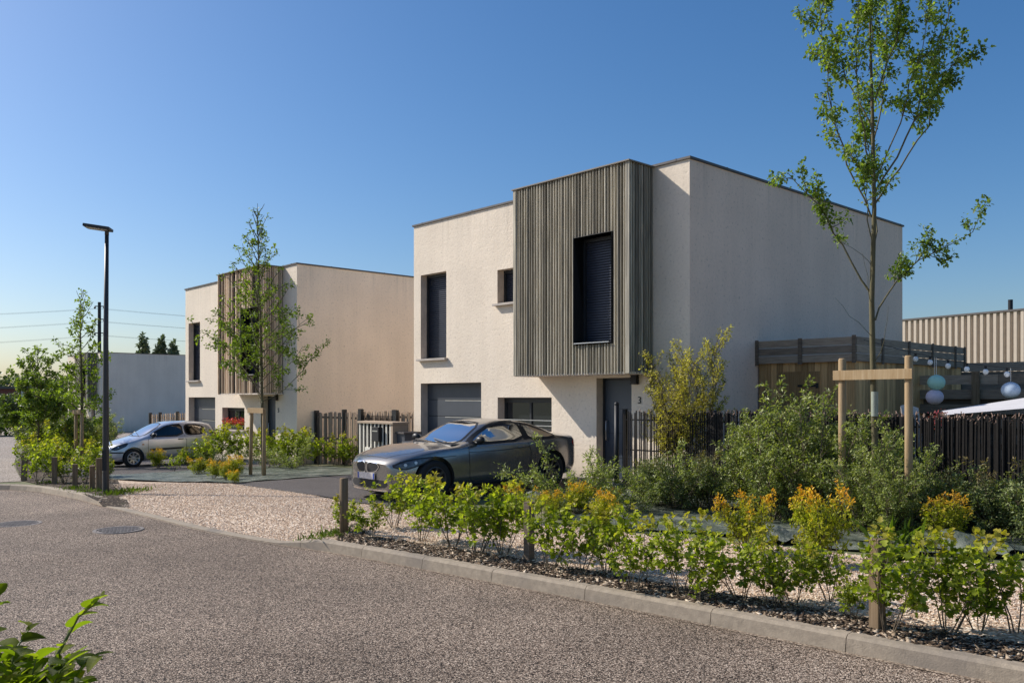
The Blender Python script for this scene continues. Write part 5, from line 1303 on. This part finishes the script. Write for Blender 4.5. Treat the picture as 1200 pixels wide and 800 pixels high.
# dark stick fence in front of the nearest house
def stick_fence():
    b = -.66; a0 = 1.08; Ln = 11.0; p = site(a0, b); r = empty('stick_fence', p, HROT, 'long black fence of thin sticks with frayed pale tips in front of the timber shed', 'fence')
    rg = random.Random(9); mb = MB(); tp = MB(); x = .05
    while x < Ln:
        dense = x > 1.9
        h = 1.46+rg.gauss(0, .022 if not dense else .03); lean = rg.gauss(0,.012); y = rg.uniform(-.012,.012)+(rg.choice((0,.03)) if dense else 0); w = .0085 if dense else .0095
        mb.obox((x+lean/2, y, h/2), (w,0,0), (0,w*.8,0), (lean/2,0,h/2))
        if rg.random() < (.8 if dense else .25):
            q = rg.uniform(.02,.05); tp.obox((x+lean*1.02, y, h+q/2), (w*.6,0,0), (0,w*.6,0), (rg.gauss(0,.008),rg.gauss(0,.008),q/2))
        x += rg.uniform(.006,.015) if dense else rg.uniform(.038,.058)
    sk_ = mb.build('sticks', pm('black_sticks', (.014,.011,.009), .9, var=.5, scale=30), r, fix=False); sk_['kind'] = 'stuff'; tq_ = tp.build('frayed_tips', pm('pale_stick_tips', (.30,.20,.15), .9, var=.4, scale=30), r, fix=False); tq_['kind'] = 'stuff'
    for z in (.25, .75, 1.32):
        m2 = MB(); m2.box(0,Ln,.045,.053,z-.012,z+.012); m2.build('rail', M['dark'], r)
    for k in range(6):
        m2 = MB(); x = k*2.0; m2.box(x-.035,x+.035,.05,.12,-.2,1.52); m2.build('fence_post', M['dark'], r)
    m2 = MB(); m2.tube([(-.12,-.02,-.2),(-.12,-.02,1.60)], .045, 12); m2.ball((-.12,-.02,1.61), .05, 12, 6); m2.build('gate_post', M['dark'], r, True)
stick_fence()

# ------------------------------------------------------------------ neighbours' timber shed, fences, garden bits
def shed():
    r = empty('garden_shed', site(0,2.33,0), HROT, 'low timber shed with a boarded parapet against the grey side wall', 'shed'); W, D, H, zp = 2.08, 5.4, 2.89, 2.42
    mb = MB(); mb.box(.02,W-.06,.06,D-.06,-.2,zp+.1); mb.build('shed_frame', M['black'], r)
    mb = MB(); rg = random.Random(4); x = .03
    while x < W-.08: w = .135; mb.box(x, x+w-.006, .03, .055, -.1, zp+.05); x += w
    y = .06
    while y < D-.08: w = .135; mb.box(W-.055, W-.03, y, y+w-.006, -.1, zp+.05); y += w
    tint_boxes(mb.build('wall_planks', M['board_warm'], r), 6, 2)
    mb = MB(); n = 3; hh = (H-zp)/n
    for k in range(n):
        z0 = zp+k*hh; mb.box(-.0,W*.47,-.05,-.02,z0+.004,z0+hh-.008); mb.box(W*.47+.01,W+.02,-.05,-.02,z0+.004,z0+hh-.008)
        q = 0
        for s in (1.1,1.25,1.2,1.3,.55): mb.box(W-.01,W+.022,q,q+s-.012,z0+.004,z0+hh-.008); q += s
    tint_boxes(mb.build('parapet', M['board_grey'], r), 6, 5, .3, .9)
    mb = MB(); mb.box(-.01,.07,-.075,-.051,zp-.03,H+.012); mb.box(W*.47-.03,W*.47+.05,-.075,-.051,zp-.03,H+.01); mb.box(W-.04,W+.03,-.075,-.051,zp-.03,H+.02)
    q = 0
    for s in (1.1,1.25,1.2,1.3,.55): q += s; mb.box(W+.023,W+.045,q-.05,q+.03,zp-.03,H+.01)
    mb.build('batten', M['board_grey'], r)
    mb = MB(); mb.box(.45,1.35,.018,.029,-.05,2.25); dd = mb.build('shed_door', M['board_warm'], r)
    mb = MB(); mb.box(.90,1.32,.005,.0175,1.95,1.99); mb.box(1.28,1.33,.004,.0175,1.92,2.02); mb.box(.90,1.32,.005,.0175,.4,.44); mb.build('strap_hinge', M['black'], dd)
    mb = MB(); mb.box(0.02,W-.02,.0,D,zp+.02,zp+.06); mb.build('roof', M['dark'], r)
shed()
def sleeper_fence(P, Ln, zt, label, mat, n, hh, gap, posts):
    r = empty('timber_fence', P, HROT, label, 'fence'); mb = MB(); rg = random.Random(int(P[0]*10))
    for k in range(n):
        z1 = zt-k*(hh+gap); x = -2.2
        while x < Ln: 
            w = rg.uniform(1.6,1.95); y = rg.uniform(-.02,.03); mb.box(x, x+w-.01, y, y+.05, z1-hh, z1); x += w
    tint_boxes(mb.build('board', mat, r), 6, 8)
    mb = MB(); mb.box(-2.3, Ln, .2, .24, .0, zt-.35); mb.build('backing', M['board_grey'], r)
    for x in posts: m2 = MB(); m2.box(x-.07,x+.07,-.09,-.03,-.2,zt+.06); m2.build('fence_post', M['stake_old'], r)
sleeper_fence(Vector((8.6,18,0)), 6, 2.2, 'grey horizontal timber fence behind the hanging paper lanterns', M['board_grey'], 7, .19, .11, [-2.0, 1.17, 4.4])
sleeper_fence(Vector((11.6,22,0)), 9, 2.62, 'dark boarded fence farther back below the ribbed building', M['board_grey'], 5, .22, .012, [0, 1.9, 3.8])
# lighting cord with bulbs, carried by the shed and a garden pole
A = at(1012, 398, 16.0); B = at(1290, 436, 13.2); CD = []
for i in range(25):
    t = i/24; q = A.lerp(B, t); q.z -= .16*math.sin(PI*t); CD.append(q)
mb = MB(); mb.tube(CD, .006, 4); r = empty('string_lights', A, 0, 'black cord with white bulbs strung in front of the shed parapet', 'string lights')
for v_ in range(len(mb.v)): mb.v[v_] = tuple(Vector(mb.v[v_])-A)
mb.build('cord', M['black'], r)
def cord_at(px):
    best = min(CD, key=lambda q: abs(600+F*q.x/q.y-px))
    i = CD.index(best); lo, hi = (CD[i-1], best) if 600+F*best.x/best.y > px else (best, CD[min(i+1, 24)])
    pl_, ph = 600+F*lo.x/lo.y, 600+F*hi.x/hi.y; return lo.lerp(hi, (px-pl_)/(ph-pl_)) if ph != pl_ else lo
for px in (1073, 1090, 1111, 1133, 1155, 1180, 1206):
    q = cord_at(px)-A; m2 = MB(); m2.tube([q, q-Vector((0,0,.06))], .02, 8); m2.build('socket', M['black'], r)
    m2 = MB(); m2.ball(q-Vector((0,0,.105)), .045, 12, 8, (1,1,1.15)); m2.build('bulb', pm('bulb_white', (.8,.8,.78), .3), r, True)
mb = MB(); mb.tube([(0,0,0),(0,0,B.z+.05)], .045, 10); o = mb.build('garden_pole', M['stake_old'], None, True); o.location = (B.x, B.y, 0); tag(o, 'round wooden pole carrying the end of the light cord', 'pole')
def lantern(px, py, rr, mat, label, hang):
    q = cord_at(px); z = EYE+(HZ-py)/F*q.y; r = empty('paper_lantern', (q.x, q.y-.01, z), 0, label, 'lantern', 'paper lanterns hanging from the light cord')
    vs = MB(); prof = []
    for i in range(41):
        ph = -PI/2+PI*i/40; k = rr*(1+.018*math.sin(i*PI)*0+(.012 if i % 2 else -.012)); prof.append((max(.02, k*math.cos(ph)), k*.93*math.sin(ph)))
    vs.lathe(prof, 28); vs.build('shade', mat, r, True)
    if hang: m2 = MB(); m2.tube([(0,0,rr*.9),(0,0,q.z-z)], .004, 4); m2.build('thread', M['white'], r)
lm = lambda n, c: pm(n, c, .75, var=.04)
lantern(1097, 448, .145, lm('mint_paper', (.33,.60,.52)), 'round mint green paper lantern above the lilac one', True)
lantern(1095, 465, .145, lm('lilac_paper', (.52,.48,.58)), 'round pale lilac paper lantern under the mint green one', True)
lantern(1184, 457, .145, lm('blue_paper', (.42,.52,.64)), 'round pale blue paper lantern at the right edge', True)
# white awning sheet
def awning():
    mb = MB(); n = 10; c = [at(1104,481,14.2), at(1290,452,13.6), at(1300,470,11.9), at(1108,486,12.6)]; vs = []
    for j in range(n+1):
        for i in range(n+1):
            s, t = i/n, j/n; p = c[0].lerp(c[1], s).lerp(c[3].lerp(c[2], s), t); p.z -= .05*math.sin(PI*s)*math.sin(PI*t); vs.append(p)
    mb.add(vs, [(j*(n+1)+i, j*(n+1)+i+1, (j+1)*(n+1)+i+1, (j+1)*(n+1)+i) for j in range(n) for i in range(n)])
    r = empty('shade_sail', (c[0].x, c[0].y, 0), 0, 'white cloth shade stretched behind the black stick fence at right', 'shade sail')
    mb.v = [tuple(Vector(v)-Vector((c[0].x, c[0].y, 0))) for v in mb.v]; mb.build('cloth', pm('white_cloth', (.62,.60,.60), .8, var=.06), r, True, fix=False)
    for q in c:
        m2 = MB(); d = q-Vector((c[0].x,c[0].y,0)); m2.tube([(d.x,d.y,0),(d.x,d.y,q.z)], .02, 8); m2.build('pole', M['steel'], r)
awning()
# round garden chair back showing over the fence
p = at(1087,474,13.6); r = empty('garden_chair', (p.x,p.y,0), .6, 'pale grey moulded garden chair below the lilac lantern', 'chair')
mb = MB(); n = 12; vs = []
for j in range(7):
    for i in range(n+1):
        t = -1.0+2.0*i/n; z = .42+j*.20; vs.append((.27*math.sin(t)*(1+.02*j), .22*math.cos(t)+.03*j, z*(1-.03*abs(t)**2)))
mb.add(vs, [(j*(n+1)+i, j*(n+1)+i+1, (j+1)*(n+1)+i+1, (j+1)*(n+1)+i) for j in range(6) for i in range(n)]); mb.build('backrest', pm('chair_plastic', (.55,.50,.46), .5), r, True, fix=False)
mb = MB(); mb.lathe([(0,.42),(.25,.42),(.26,.45),(0,.46)], 16); mb.build('seat', pm('chair_plastic2', (.55,.50,.46), .5), r)
for sx, sy in ((-1,-1),(1,-1),(1,1),(-1,1)): m2 = MB(); m2.tube([(.15*sx,.15*sy,.43),(.24*sx,.24*sy,0)], [.018,.014], 8); m2.build('leg', M['steel'], r)
# planter with pink flowers behind the fence
p = at(1100,480,12.7)
rn = np.random.default_rng(8); n_ = 160; P_ = rn.normal(0,.07,(n_,3))+[0,0,1.40]; st_ = MB()
for k in range(6): st_.tube([(0,0,.6),(.1*math.sin(k),.1*math.cos(k),1.3)], .006, 5)
r = empty('potted_plant', (p.x,p.y,0), 0, 'pink flowering potted plant just behind the stick fence below the lanterns', 'plant')
st_.build('stem', M['twig'], r); mb = MB(); mb.lathe([(.0,0),(.14,0),(.19,.62),(.2,.64),(.17,.64),(.0,.6)], 16); mb.build('pot', M['tan'], r, True)
link('foliage', leaf_mesh('pf', P_, rn.normal(0,1,(n_,3)), .035, rn.random(n_), rn.random(n_), LEAF['pink'], 3, 'oval', .1, .8), r)

# manhole covers in the road
def manhole(px, py, label):
    p = gp(px, py, ROAD); r = empty('manhole_cover', (p.x,p.y,gz(p.x,p.y)+ROAD+.004), .4, label, 'manhole cover', 'manhole covers in the road')
    r.rotation_euler = (0, 0, .4)
    mb = MB(); mb.lathe([(0,.004),(.27,.004),(.275,.0)], 32); 
    for i in range(-5,6):
        for j in range(-5,6):
            if math.hypot(i,j) < 5.2: mb.box(i*.046-.015,i*.046+.015,j*.046-.015,j*.046+.015,.0045,.010)
    mb.build('cover', pm('cast_iron', (.17,.145,.125), .6, .5, var=.4, scale=12), r)
    mb = MB(); mb.lathe([(.285,-.01),(.285,.008),(.33,.008),(.335,-.01)], 32); mb.build('ring', pm('cast_ring', (.23,.20,.175), .65, .4, var=.4, scale=12), r)
manhole(20, 614, 'round iron manhole cover at the left edge of the road'); manhole(139, 621, 'round iron manhole cover in the road below the street lamp')

# ------------------------------------------------------------------ planting
rs = random.Random(12)
def place(kind, lst, group):
    for n_, (px, py, s, lab) in enumerate(lst):
        p = gp(px, py); f = s*((.78, .92, .84, .90)[n_ % 4] if kind == 'maple' and px > 660 else .82 if kind == 'maple' and 430 < px < 500 else 1)*rs.uniform(.94,1.06)*(1.0 if kind == 'maple' else .9)
        shrub(kind, n_ % 4, (p.x, p.y, G(p.x,p.y)), f, rs.uniform(0, 6.28), lab, group, flat=(f*.72, f*.72, f) if kind == 'gold' and s > 1.3 else None)
HEDGE = [
 (402,621,.55,'small leafy hedge plant growing on the round wooden post beside the coupe nose'),
 (436,629,.62,'low hedge plant, first to the right of the round wooden post'),
 (462,618,.98,'tall hedge plant directly in front of the coupe front bumper'),
 (494,634,1.02,'hedge plant in front of the coupe front wheel'),
 (530,640,.92,'hedge plant right of the coupe front wheel, before its door'),
 (560,650,.95,'hedge plant in front of the coupe door'),
 (590,650,.88,'hedge plant just left of the grey square post'),
 (645,668,.80,'hedge plant just right of the grey square post'),
 (682,674,.92,'full hedge plant under the rear wheel of the coupe'),
 (712,672,.98,'bushy hedge plant left of the pale slab of weed fabric'),
 (742,690,.74,'low hedge plant halfway along the curved kerb'),
 (800,698,.80,'upright hedge plant left of the orange tipped bush'),
 (822,706,.45,'tiny hedge plant near the kerb left of the orange tipped bush'),
 (868,704,.86,'slender hedge plant directly before the tallest orange tipped bush'),
 (905,712,.62,'thin low hedge plant between the two orange tipped bushes'),
 (930,708,.66,'small open hedge plant right of the two orange tipped bushes gap'),
 (972,704,.86,'hedge plant before the second orange tipped bush'),
 (1000,722,.42,'very small hedge plant at the foot of the split brown post'),
 (1040,741,.95,'hedge plant right against the split brown post'),
 (1112,742,.92,'open hedge plant right of the split brown post'),
 (1146,738,.85,'short hedge plant near the right edge'),
 (1192,742,.95,'hedge plant cut by the right edge of the photo')]
place('maple', HEDGE, 'hedge plants in a row along the kerb')
place('maple', [(45,566,1.0,'yellow green bush beside the leftmost short post'), (76,566,.75,'yellow green bush right of the brown post in the left bed'), (100,566,.72,'yellow green bush touching the street lamp pole'),
 (128,560,.5,'small yellow green bush just right of the street lamp pole'), (52,552,1.2,'bush in the middle of the left bed'), (88,550,1.15,'bush behind the posts left of the lamp'), (40,536,1.7,'bright bush at the far corner of the left bed'), (70,538,1.5,'bush in the second row of the left bed'), (106,540,1.3,'bush before the front wing of the hatchback'), (34,552,1.15,'yellow green bush beside the end of the gravel path'), (60,558,1.1,'low bright bush just behind the brown post in the left bed'), (108,560,1.0,'bright bush right behind the street lamp pole'), (96,540,1.5,'tall bright bush at the foot of the paired stakes'), (56,535,1.6,'wide bright bush in the middle of the left bed')], 'yellow green bushes in the left bed')
place('dark', [(58,530,1.7,'darker round bush farther back in the left bed'), (78,526,2.0,'large round bush below the broad tree at left'), (104,528,2.0,'large round bush under the slim tree at left'), (118,522,1.8,'round bush left of the hatchback bonnet'), (36,524,1.6,'low dark bush by the far end of the path')], 'round bushes in the left bed')
place('grey', [(112,530,1.25,'pale green bush between the slim tree and the lamp post'), (64,524,1.1,'pale arching bush below the broad tree at far left')], 'pale arching bushes')
GOLD = [(877,646,1.35,'tallest orange tipped golden bush left of the crumpled fabric'), (968,662,1.35,'orange tipped golden bush with grass around it behind the hedge'), (1106,640,1.1,'low round orange golden bush on the dark weed fabric at right'),
 (612,612,.85,'orange leaved bush before the coupe door'), (650,606,.80,'orange bush under the coupe rear wheel'), (676,602,.85,'orange bush right of the coupe rear wheel'), (705,618,.8,'yellowish bush near the doorstep'), (715,600,.6,'small reddish bush beside the doorstep')]
place('gold', GOLD, 'orange tipped golden bushes')
place('gold', [(232,556,.9,'small golden bush at the left end of the fabric bed of the second house'), (250,561,.7,'tiny golden bush before the leaning stake'), (266,563,.75,'golden bush left of the leaning stake'), (278,558,.9,'golden bush at the leaning stake foot'), (274,566,.6,'lowest golden bush at the gravel edge'), (186,548,.95,'small golden bush before the hatchback door')], 'small golden bushes on the fabric bed')
place('maple', [(204,552,.6,'green bush before the hatchback sill'), (222,549,.8,'green bush before the hatchback rear wheel'), (240,547,.95,'green bush behind the hatchback tail'), (262,543,1.25,'green bush below the red flowers'), (282,543,1.35,'bush left of the leaning stake'), (322,545,1.3,'bush right of the second tree'), (338,547,1.25,'bush before the corner of the second house'), (356,546,1.15,'bush before the first black fence post'), (374,545,1.0,'bush before the brown woven fence'), (392,545,.8,'low bush before the brown woven fence'), (408,545,.9,'lowest bush left of the slatted cabinet'), (300,543,1.1,'bush behind the stakes of the second tree')], 'green bushes on the fabric bed')
place('loose', [(312,548,1.0,'loose pale bush between the second tree and the house'), (345,549,1.0,'loose pale bush with whitish leaves before the second house corner'), (248,550,.8,'loose pale bush at the back of the fabric bed')], 'loose bushes on the fabric bed')
# the mixed border in front of the stick fence
def put3(kind, i, X, Y, s, lab, group, flat=None): shrub(kind, i, (X, Y, G(X,Y)), s, rs.uniform(0,6.28), lab, group, flat)
GA = 'grey green bushes in front of the stick fence'
for i, (px, Y, s, lab) in enumerate([
 (905, 12.0, .80, 'large grey green bush left of the staked tree'), (936, 12.4, 1.05, 'tallest grey green bush rising above the stick fence before the shed'),
 (965, 11.8, .86, 'dense grey green bush touching the left stake'), (880, 12.8, .80, 'medium grey green bush left of the large ones'),
 (1005, 11.9, .68, 'grey green bush between the two stakes'), (1045, 11.3, .66, 'grey green bush behind the right stake'), (1082, 11.3, .55, 'lower grey green bush right of the stakes'), (1050, 10.5, .5, 'small grey green bush hiding the foot of the right stake'), (1012, 10.9, .55, 'small grey green bush before the staked trunk')]):
    put3('grey', i % 3, (px-600)/F*Y, Y, s, lab, GA)
GD = 'dark rounded bushes in front of the stick fence'
for i, (px, Y, s, lab) in enumerate([
 (792, 13.2, .9, 'dark rounded bush in front of the open black fence'), (760, 13.8, .8, 'dark bush near the gate post'), (835, 13.2, .9, 'dark bush left of the grey green bushes'),
 (925, 11.9, .75, 'dark bush at the foot of the grey green bushes'), (1000, 11.7, .75, 'dark bush before the stakes'), (1062, 11.1, .8, 'dark bush right of the stakes above the orange one'), (1135, 11.35, .75, 'dark bush behind the low orange bush'), (1165, 10.6, .95, 'rounded bush near the right edge'), (1215, 10.2, .95, 'rounded bush cut by the right edge'),
 (1180, 10.5, .8, 'dark bush just before the fence at right'), (1090, 10.9, .7, 'shaded bush close to the fence right of the stakes')]):
    put3('dark', i % 3, (px-600)/F*Y, Y, s, lab, GD)
for i, (px, Y, s, lab) in enumerate([(655, 13.3, 1.0, 'sprawling open bush over the coupe rear wheel'), (700, 13.4, .95, 'sprawling bush before the doorstep'), (735, 14.2, .9, 'sprawling bush at the gate post'), (775, 13.6, .9, 'sprawling bush before the open fence'), (820, 13.4, .85, 'sprawling pale bush before the black fence'), (745, 12.6, .6, 'small sprawling bush on the weed fabric')]):
    put3('loose', i % 3, (px-600)/F*Y, Y, s, lab, 'sprawling bushes near the entrance')
p = site(-.05,-.25,0); rY = shrub('yellow', 0, (p.x, p.y, 0), .98, 2.0, 'tall yellowish shrub behind the black fence at the corner of the nearest house', None, flat=(.86,.86,.93))

# ------------------------------------------------------------------ far background
def hedge_row(name, p0, p1, h, depth, n, leaf, size, seed, label, trunky=0):
    rn = np.random.default_rng(seed); p0, p1 = Vector(p0), Vector(p1); d = (p1-p0); Ln = d.length; d.normalize(); nn = Vector((-d.y, d.x, 0))
    s = rn.uniform(0, Ln, n); z = h*rn.uniform(0,1,n)**.6; z *= (1+.12*np.sin(s*.9+seed)+.08*np.sin(s*2.3)); y = rn.uniform(-.5,.5,n)*depth
    P = np.stack([p0.x+d.x*s+nn.x*y, p0.y+d.y*s+nn.y*y, p0.z+z], 1)
    t = np.clip(.4+.4*(z/h-.5)+rn.normal(0,.2,n), 0, 1)
    me = leaf_mesh(name, P, rn.normal(0,1,(n,3))+[0,0,.4], size, t, z/h, leaf, seed, 'thin', .1, .7); o = link(name, me); return tag(o, label, 'hedge' if 'hedge' in name else 'trees', kind='stuff')
hedge_row('hedge', (-52,58,-1.0), (-33,61,-1.0), 1.6, 2.5, 16000, LEAF['tree'], .22, 1, 'light green hedge beyond the far end of the path')
hedge_row('distant_hedge', (-62,80,-1.0), (-30,80,-1.0), 2.6, 2, 14000, LEAF['far'], .30, 2, 'long dark hedge in front of the red building')
hedge_row('distant_trees', (-190,190,-1.0), (-60,175,-1.0), 6.5, 10, 14000, LEAF['far'], .9, 3, 'row of trees on the horizon at far left')
hedge_row('distant_trees', (60,200,-1.0), (220,180,-1.0), 6.5, 10, 6000, LEAF['far'], .9, 5, 'row of trees on the horizon behind the houses')
r = empty('red_building', (-72,100,-1), 0, 'long low reddish building on the horizon at far left', 'building')
mb = MB(); mb.box(-30,20,0,10,0,3.7); mb.build('wall', pm('red_render', (.20,.07,.055), .8, world=True), r); mb = MB(); mb.box(-30.3,20.3,-.3,10.3,3.702,4.0); mb.build('roof', M['coping'], r)
mb = MB(); mb.box(14.2,14.5,-.12,-.001,.0,3.6); mb.box(2.0,2.3,-.12,-.001,.0,3.6); mb.build('downpipe', M['white'], r)
cm = slim_tree(51, 7.6, 1.5, 1.0, LEAF['conifer'], .36, 90, 'twig', .9, 34)
for px, py, Y, lab in ((168,393,82,'tallest of the dark treetops rising behind the farthest house'), (189,396,84,'middle treetop behind the farthest house'), (203,401,84,'right hand treetop behind the farthest house')):
    X = (px-600)/F*Y; zt_ = EYE+(HZ-py)/F*Y; tree('dark_tree', cm, (X, Y, -1), lab, px*1.3, (zt_+1)/7.6, 'distant dark treetops')
# power pole and wires
r = empty('utility_pole', ((116.5-600)/F*92, 92, -1), 0, 'thin dark power pole with wires behind the lamp post', 'utility pole'); zt = EYE+(HZ-354)/F*92+1
mb = MB(); mb.tube([(0,0,0),(0,0,zt)], [.24,.17], 8); mb.build('pole', M['dark'], r)
ml = MB()
for z in (0, 1.4, 2.9): ml.box(-.5,.5,-.05,.05,zt-.5-z,zt-.4-z); ml.ball((-.5,0,zt-.6-z), .12, 8, 6); ml.ball((.5,0,zt-.6-z), .12, 8, 6)
ml.build('crossarm', M['dark'], r)
wr = MB()
for z in (0, 1.4, 2.9):
    for s in (-1, 1):
        a = Vector((s*.5,0,zt-.7-z)); 
        for b_ in (Vector((-70,-8,zt-1.2-z*1.3)), Vector((60,45,zt+1.5-z))):
            pts = []
            for i in range(17):
                t = i/16; q = a.lerp(b_+Vector((0,s*1.2,0)), t); q.z -= 2.6*4*t*(1-t)*.5; pts.append(q)
            wr.tube(pts, .010, 4)
wr.build('wires', M['dark'], r)

# ------------------------------------------------------------------ leafy branches close to the camera
def near_branches():
    vein = leafmat('near_leaf', [(0,(.08,.12,.008)),(.5,(.20,.27,.02)),(1,(.40,.44,.05))], .5)
    nt = vein.node_tree; pr = next(n for n in nt.nodes if n.type == 'BSDF_PRINCIPLED')
    co = nt.nodes.new('ShaderNodeUVMap'); wv = nt.nodes.new('ShaderNodeTexWave'); wv.inputs['Scale'].default_value = 2.2; wv.bands_direction = 'DIAGONAL'; L(nt, co.outputs[0], wv.inputs['Vector'])
    bp = nt.nodes.new('ShaderNodeBump'); bp.inputs['Distance'].default_value = .004; L(nt, wv.outputs['Fac'], bp.inputs['Height']); L(nt, bp.outputs[0], pr.inputs['Normal'])
    r = empty('hornbeam_shrub', (-1.42,1.85,ROAD), 0, 'sunlit leafy shoots poking in at the lower left corner of the road', 'shrub')
    rg = random.Random(6); st = MB(); V_ = []; F_ = []; UV = []; T = []
    def leaf(p, d, up, l):
        d = d.normalized(); s = d.cross(up).normalized(); n = s.cross(d); base = len(V_); w = l*.5; k = 7
        cup = rg.uniform(-.15,.25); bend = rg.uniform(.05,.45)
        for i in range(k+1):
            t = i/k; wd = w*.52*math.sin(PI*min(1,t**.8*.98+.02))**.75*(1 if t < 1 else 0)
            c = p+d*(l*t)-Vector((0,0,1))*(bend*l*t*t)
            for q in (-1,-.5,0,.5,1):
                V_.append(c+s*(wd*q*(1+.06*(i%2)*abs(q)))+n*(wd*abs(q)*(.35+cup))); UV.append((t*4, abs(q)*2))
        for i in range(k):
            for j in range(4): a = base+i*5+j; F_.append((a,a+1,a+6,a+5)); 
        T.extend([min(1,max(0,rg.gauss(.5,.25)))]*(k*4))
    O = Vector((-1.42,1.85,ROAD))
    def stem(pts, r0, leaves, l=.062):
        pts = [Vector(q)-O for q in pts]; fine = []
        for i in range(len(pts)-1):
            for t in (0,.25,.5,.75): fine.append(pts[i].lerp(pts[i+1], t))
        fine.append(pts[-1]); st.tube(fine, [r0*(1-.8*i/(len(fine)-1)) for i in range(len(fine))], 6, cap=False); n = len(fine)-1
        for k in range(leaves):
            t = .25+.75*k/(leaves-1) if leaves > 1 else 1; i = min(int(t*n), n-1); p = fine[i].lerp(fine[i+1], t*n-i); ax = (fine[i+1]-fine[i]).normalized()
            sd = ax.cross(Vector((0,0,1))).normalized()*(1 if k%2 else -1)
            leaf(p, ax*.75+sd*.75+Vector((rg.gauss(0,.2),rg.gauss(0,.2),rg.gauss(.05,.2))), Vector((rg.gauss(0,.3),rg.gauss(0,.3),1)), l*rg.uniform(.6,1.1))
    Yp = 1.75
    stem([(-1.42,1.85,ROAD), at(0,900,1.8), at(60,780,Yp), at(92,722,Yp), at(112,706,Yp)], .007, 16)
    stem([at(30,850,1.8), at(45,800,Yp), at(80,772,Yp), at(118,768,1.7)], .005, 10)
    stem([at(-20,860,1.8), at(10,790,1.8), at(22,755,1.85), at(35,735,1.9)], .005, 9)
    stem([at(-40,900,1.7), at(-25,780,1.75), at(-12,720,1.8), at(-4,690,1.85)], .005, 9)
    stem([at(20,860,1.6), at(40,815,1.65), at(75,800,1.65), at(98,798,1.6)], .005, 8, .06)
    for k in range(16): stem([at(-50+k*9,880,1.7+.05*(k%3)), at(-40+k*8,815,1.7+.06*(k%3)), at(-30+k*8+rg.uniform(-12,12),758+rg.uniform(-16,14)+k*2.2,1.68+.07*(k%3))], .004, 12, .060)
    me = bpy.data.meshes.new('near_leaves'); me.from_pydata([tuple(v) for v in V_], [], F_); me.materials.append(vein)
    uv = me.uv_layers.new(name='UVMap')
    for lp in me.loops: uv.data[lp.index].uv = UV[lp.vertex_index]
    for nm in ('tint','hgt'):
        a = me.attributes.new(nm,'FLOAT','FACE'); a.data.foreach_set('value', np.array(T, np.float32))
    me.polygons.foreach_set('use_smooth', [True]*len(me.polygons)); link('foliage', me, r)
    st.build('stem', pm('green_twig', (.16,.17,.05), .6), r, True, fix=False)
near_branches()
# ------------------------------------------------------------------ light, sky, camera
K_ = 1.95; el = math.atan(.876*math.sin(math.atan(K_)))
h = (-V + U*K_).normalized(); sd = Vector((h.x*math.cos(el), h.y*math.cos(el), math.sin(el)))
ld = bpy.data.lights.new('sun', 'SUN'); ld.energy = 5.0; ld.angle = R(.5); ld.color = (1, .94, .86)
so = bpy.data.objects.new('sun', ld); COL.objects.link(so); so.rotation_euler = sd.to_track_quat('Z', 'Y').to_euler(); so.location = (-20, 10, 30)
w = bpy.data.worlds.new('World'); SC.world = w; w.use_nodes = True; nt = w.node_tree; nt.nodes.clear()
sk = nt.nodes.new('ShaderNodeTexSky'); sk.sky_type = 'NISHITA'; sk.sun_disc = False; sk.sun_elevation = el; sk.sun_rotation = math.atan2(h.x, h.y); sk.air_density = 1.0; sk.dust_density = 1.5; sk.ozone_density = 4.0; sk.altitude = 100
bg = nt.nodes.new('ShaderNodeBackground'); bg.inputs['Strength'].default_value = .125
ou = nt.nodes.new('ShaderNodeOutputWorld'); hs = nt.nodes.new('ShaderNodeHueSaturation'); hs.inputs['Saturation'].default_value = 1.25; nt.links.new(sk.outputs[0], hs.inputs['Color']); tn = nt.nodes.new('ShaderNodeMix'); tn.data_type = 'RGBA'; tn.blend_type = 'MULTIPLY'; tn.inputs[0].default_value = 1; tn.inputs[7].default_value = (1.0, 1.0, 1.02, 1); nt.links.new(hs.outputs[0], tn.inputs[6]); nt.links.new(tn.outputs[2], bg.inputs[0]); nt.links.new(bg.outputs[0], ou.inputs[0])
cd = bpy.data.cameras.new('camera'); cd.sensor_width = 36; cd.sensor_fit = 'HORIZONTAL'; cd.lens = F/1200*36; cd.shift_y = 65/1200; cd.clip_end = 3000; cd.clip_start = .05
cam = bpy.data.objects.new('camera', cd); COL.objects.link(cam); cam.location = (0, 0, EYE); cam.rotation_euler = (PI/2, 0, 0); SC.camera = cam
SC.render.engine = 'CYCLES'; SC.view_settings.view_transform = 'Standard'; SC.view_settings.look = 'None'; SC.view_settings.exposure = 0
SC.cycles.max_bounces = 8; SC.cycles.transparent_max_bounces = 8
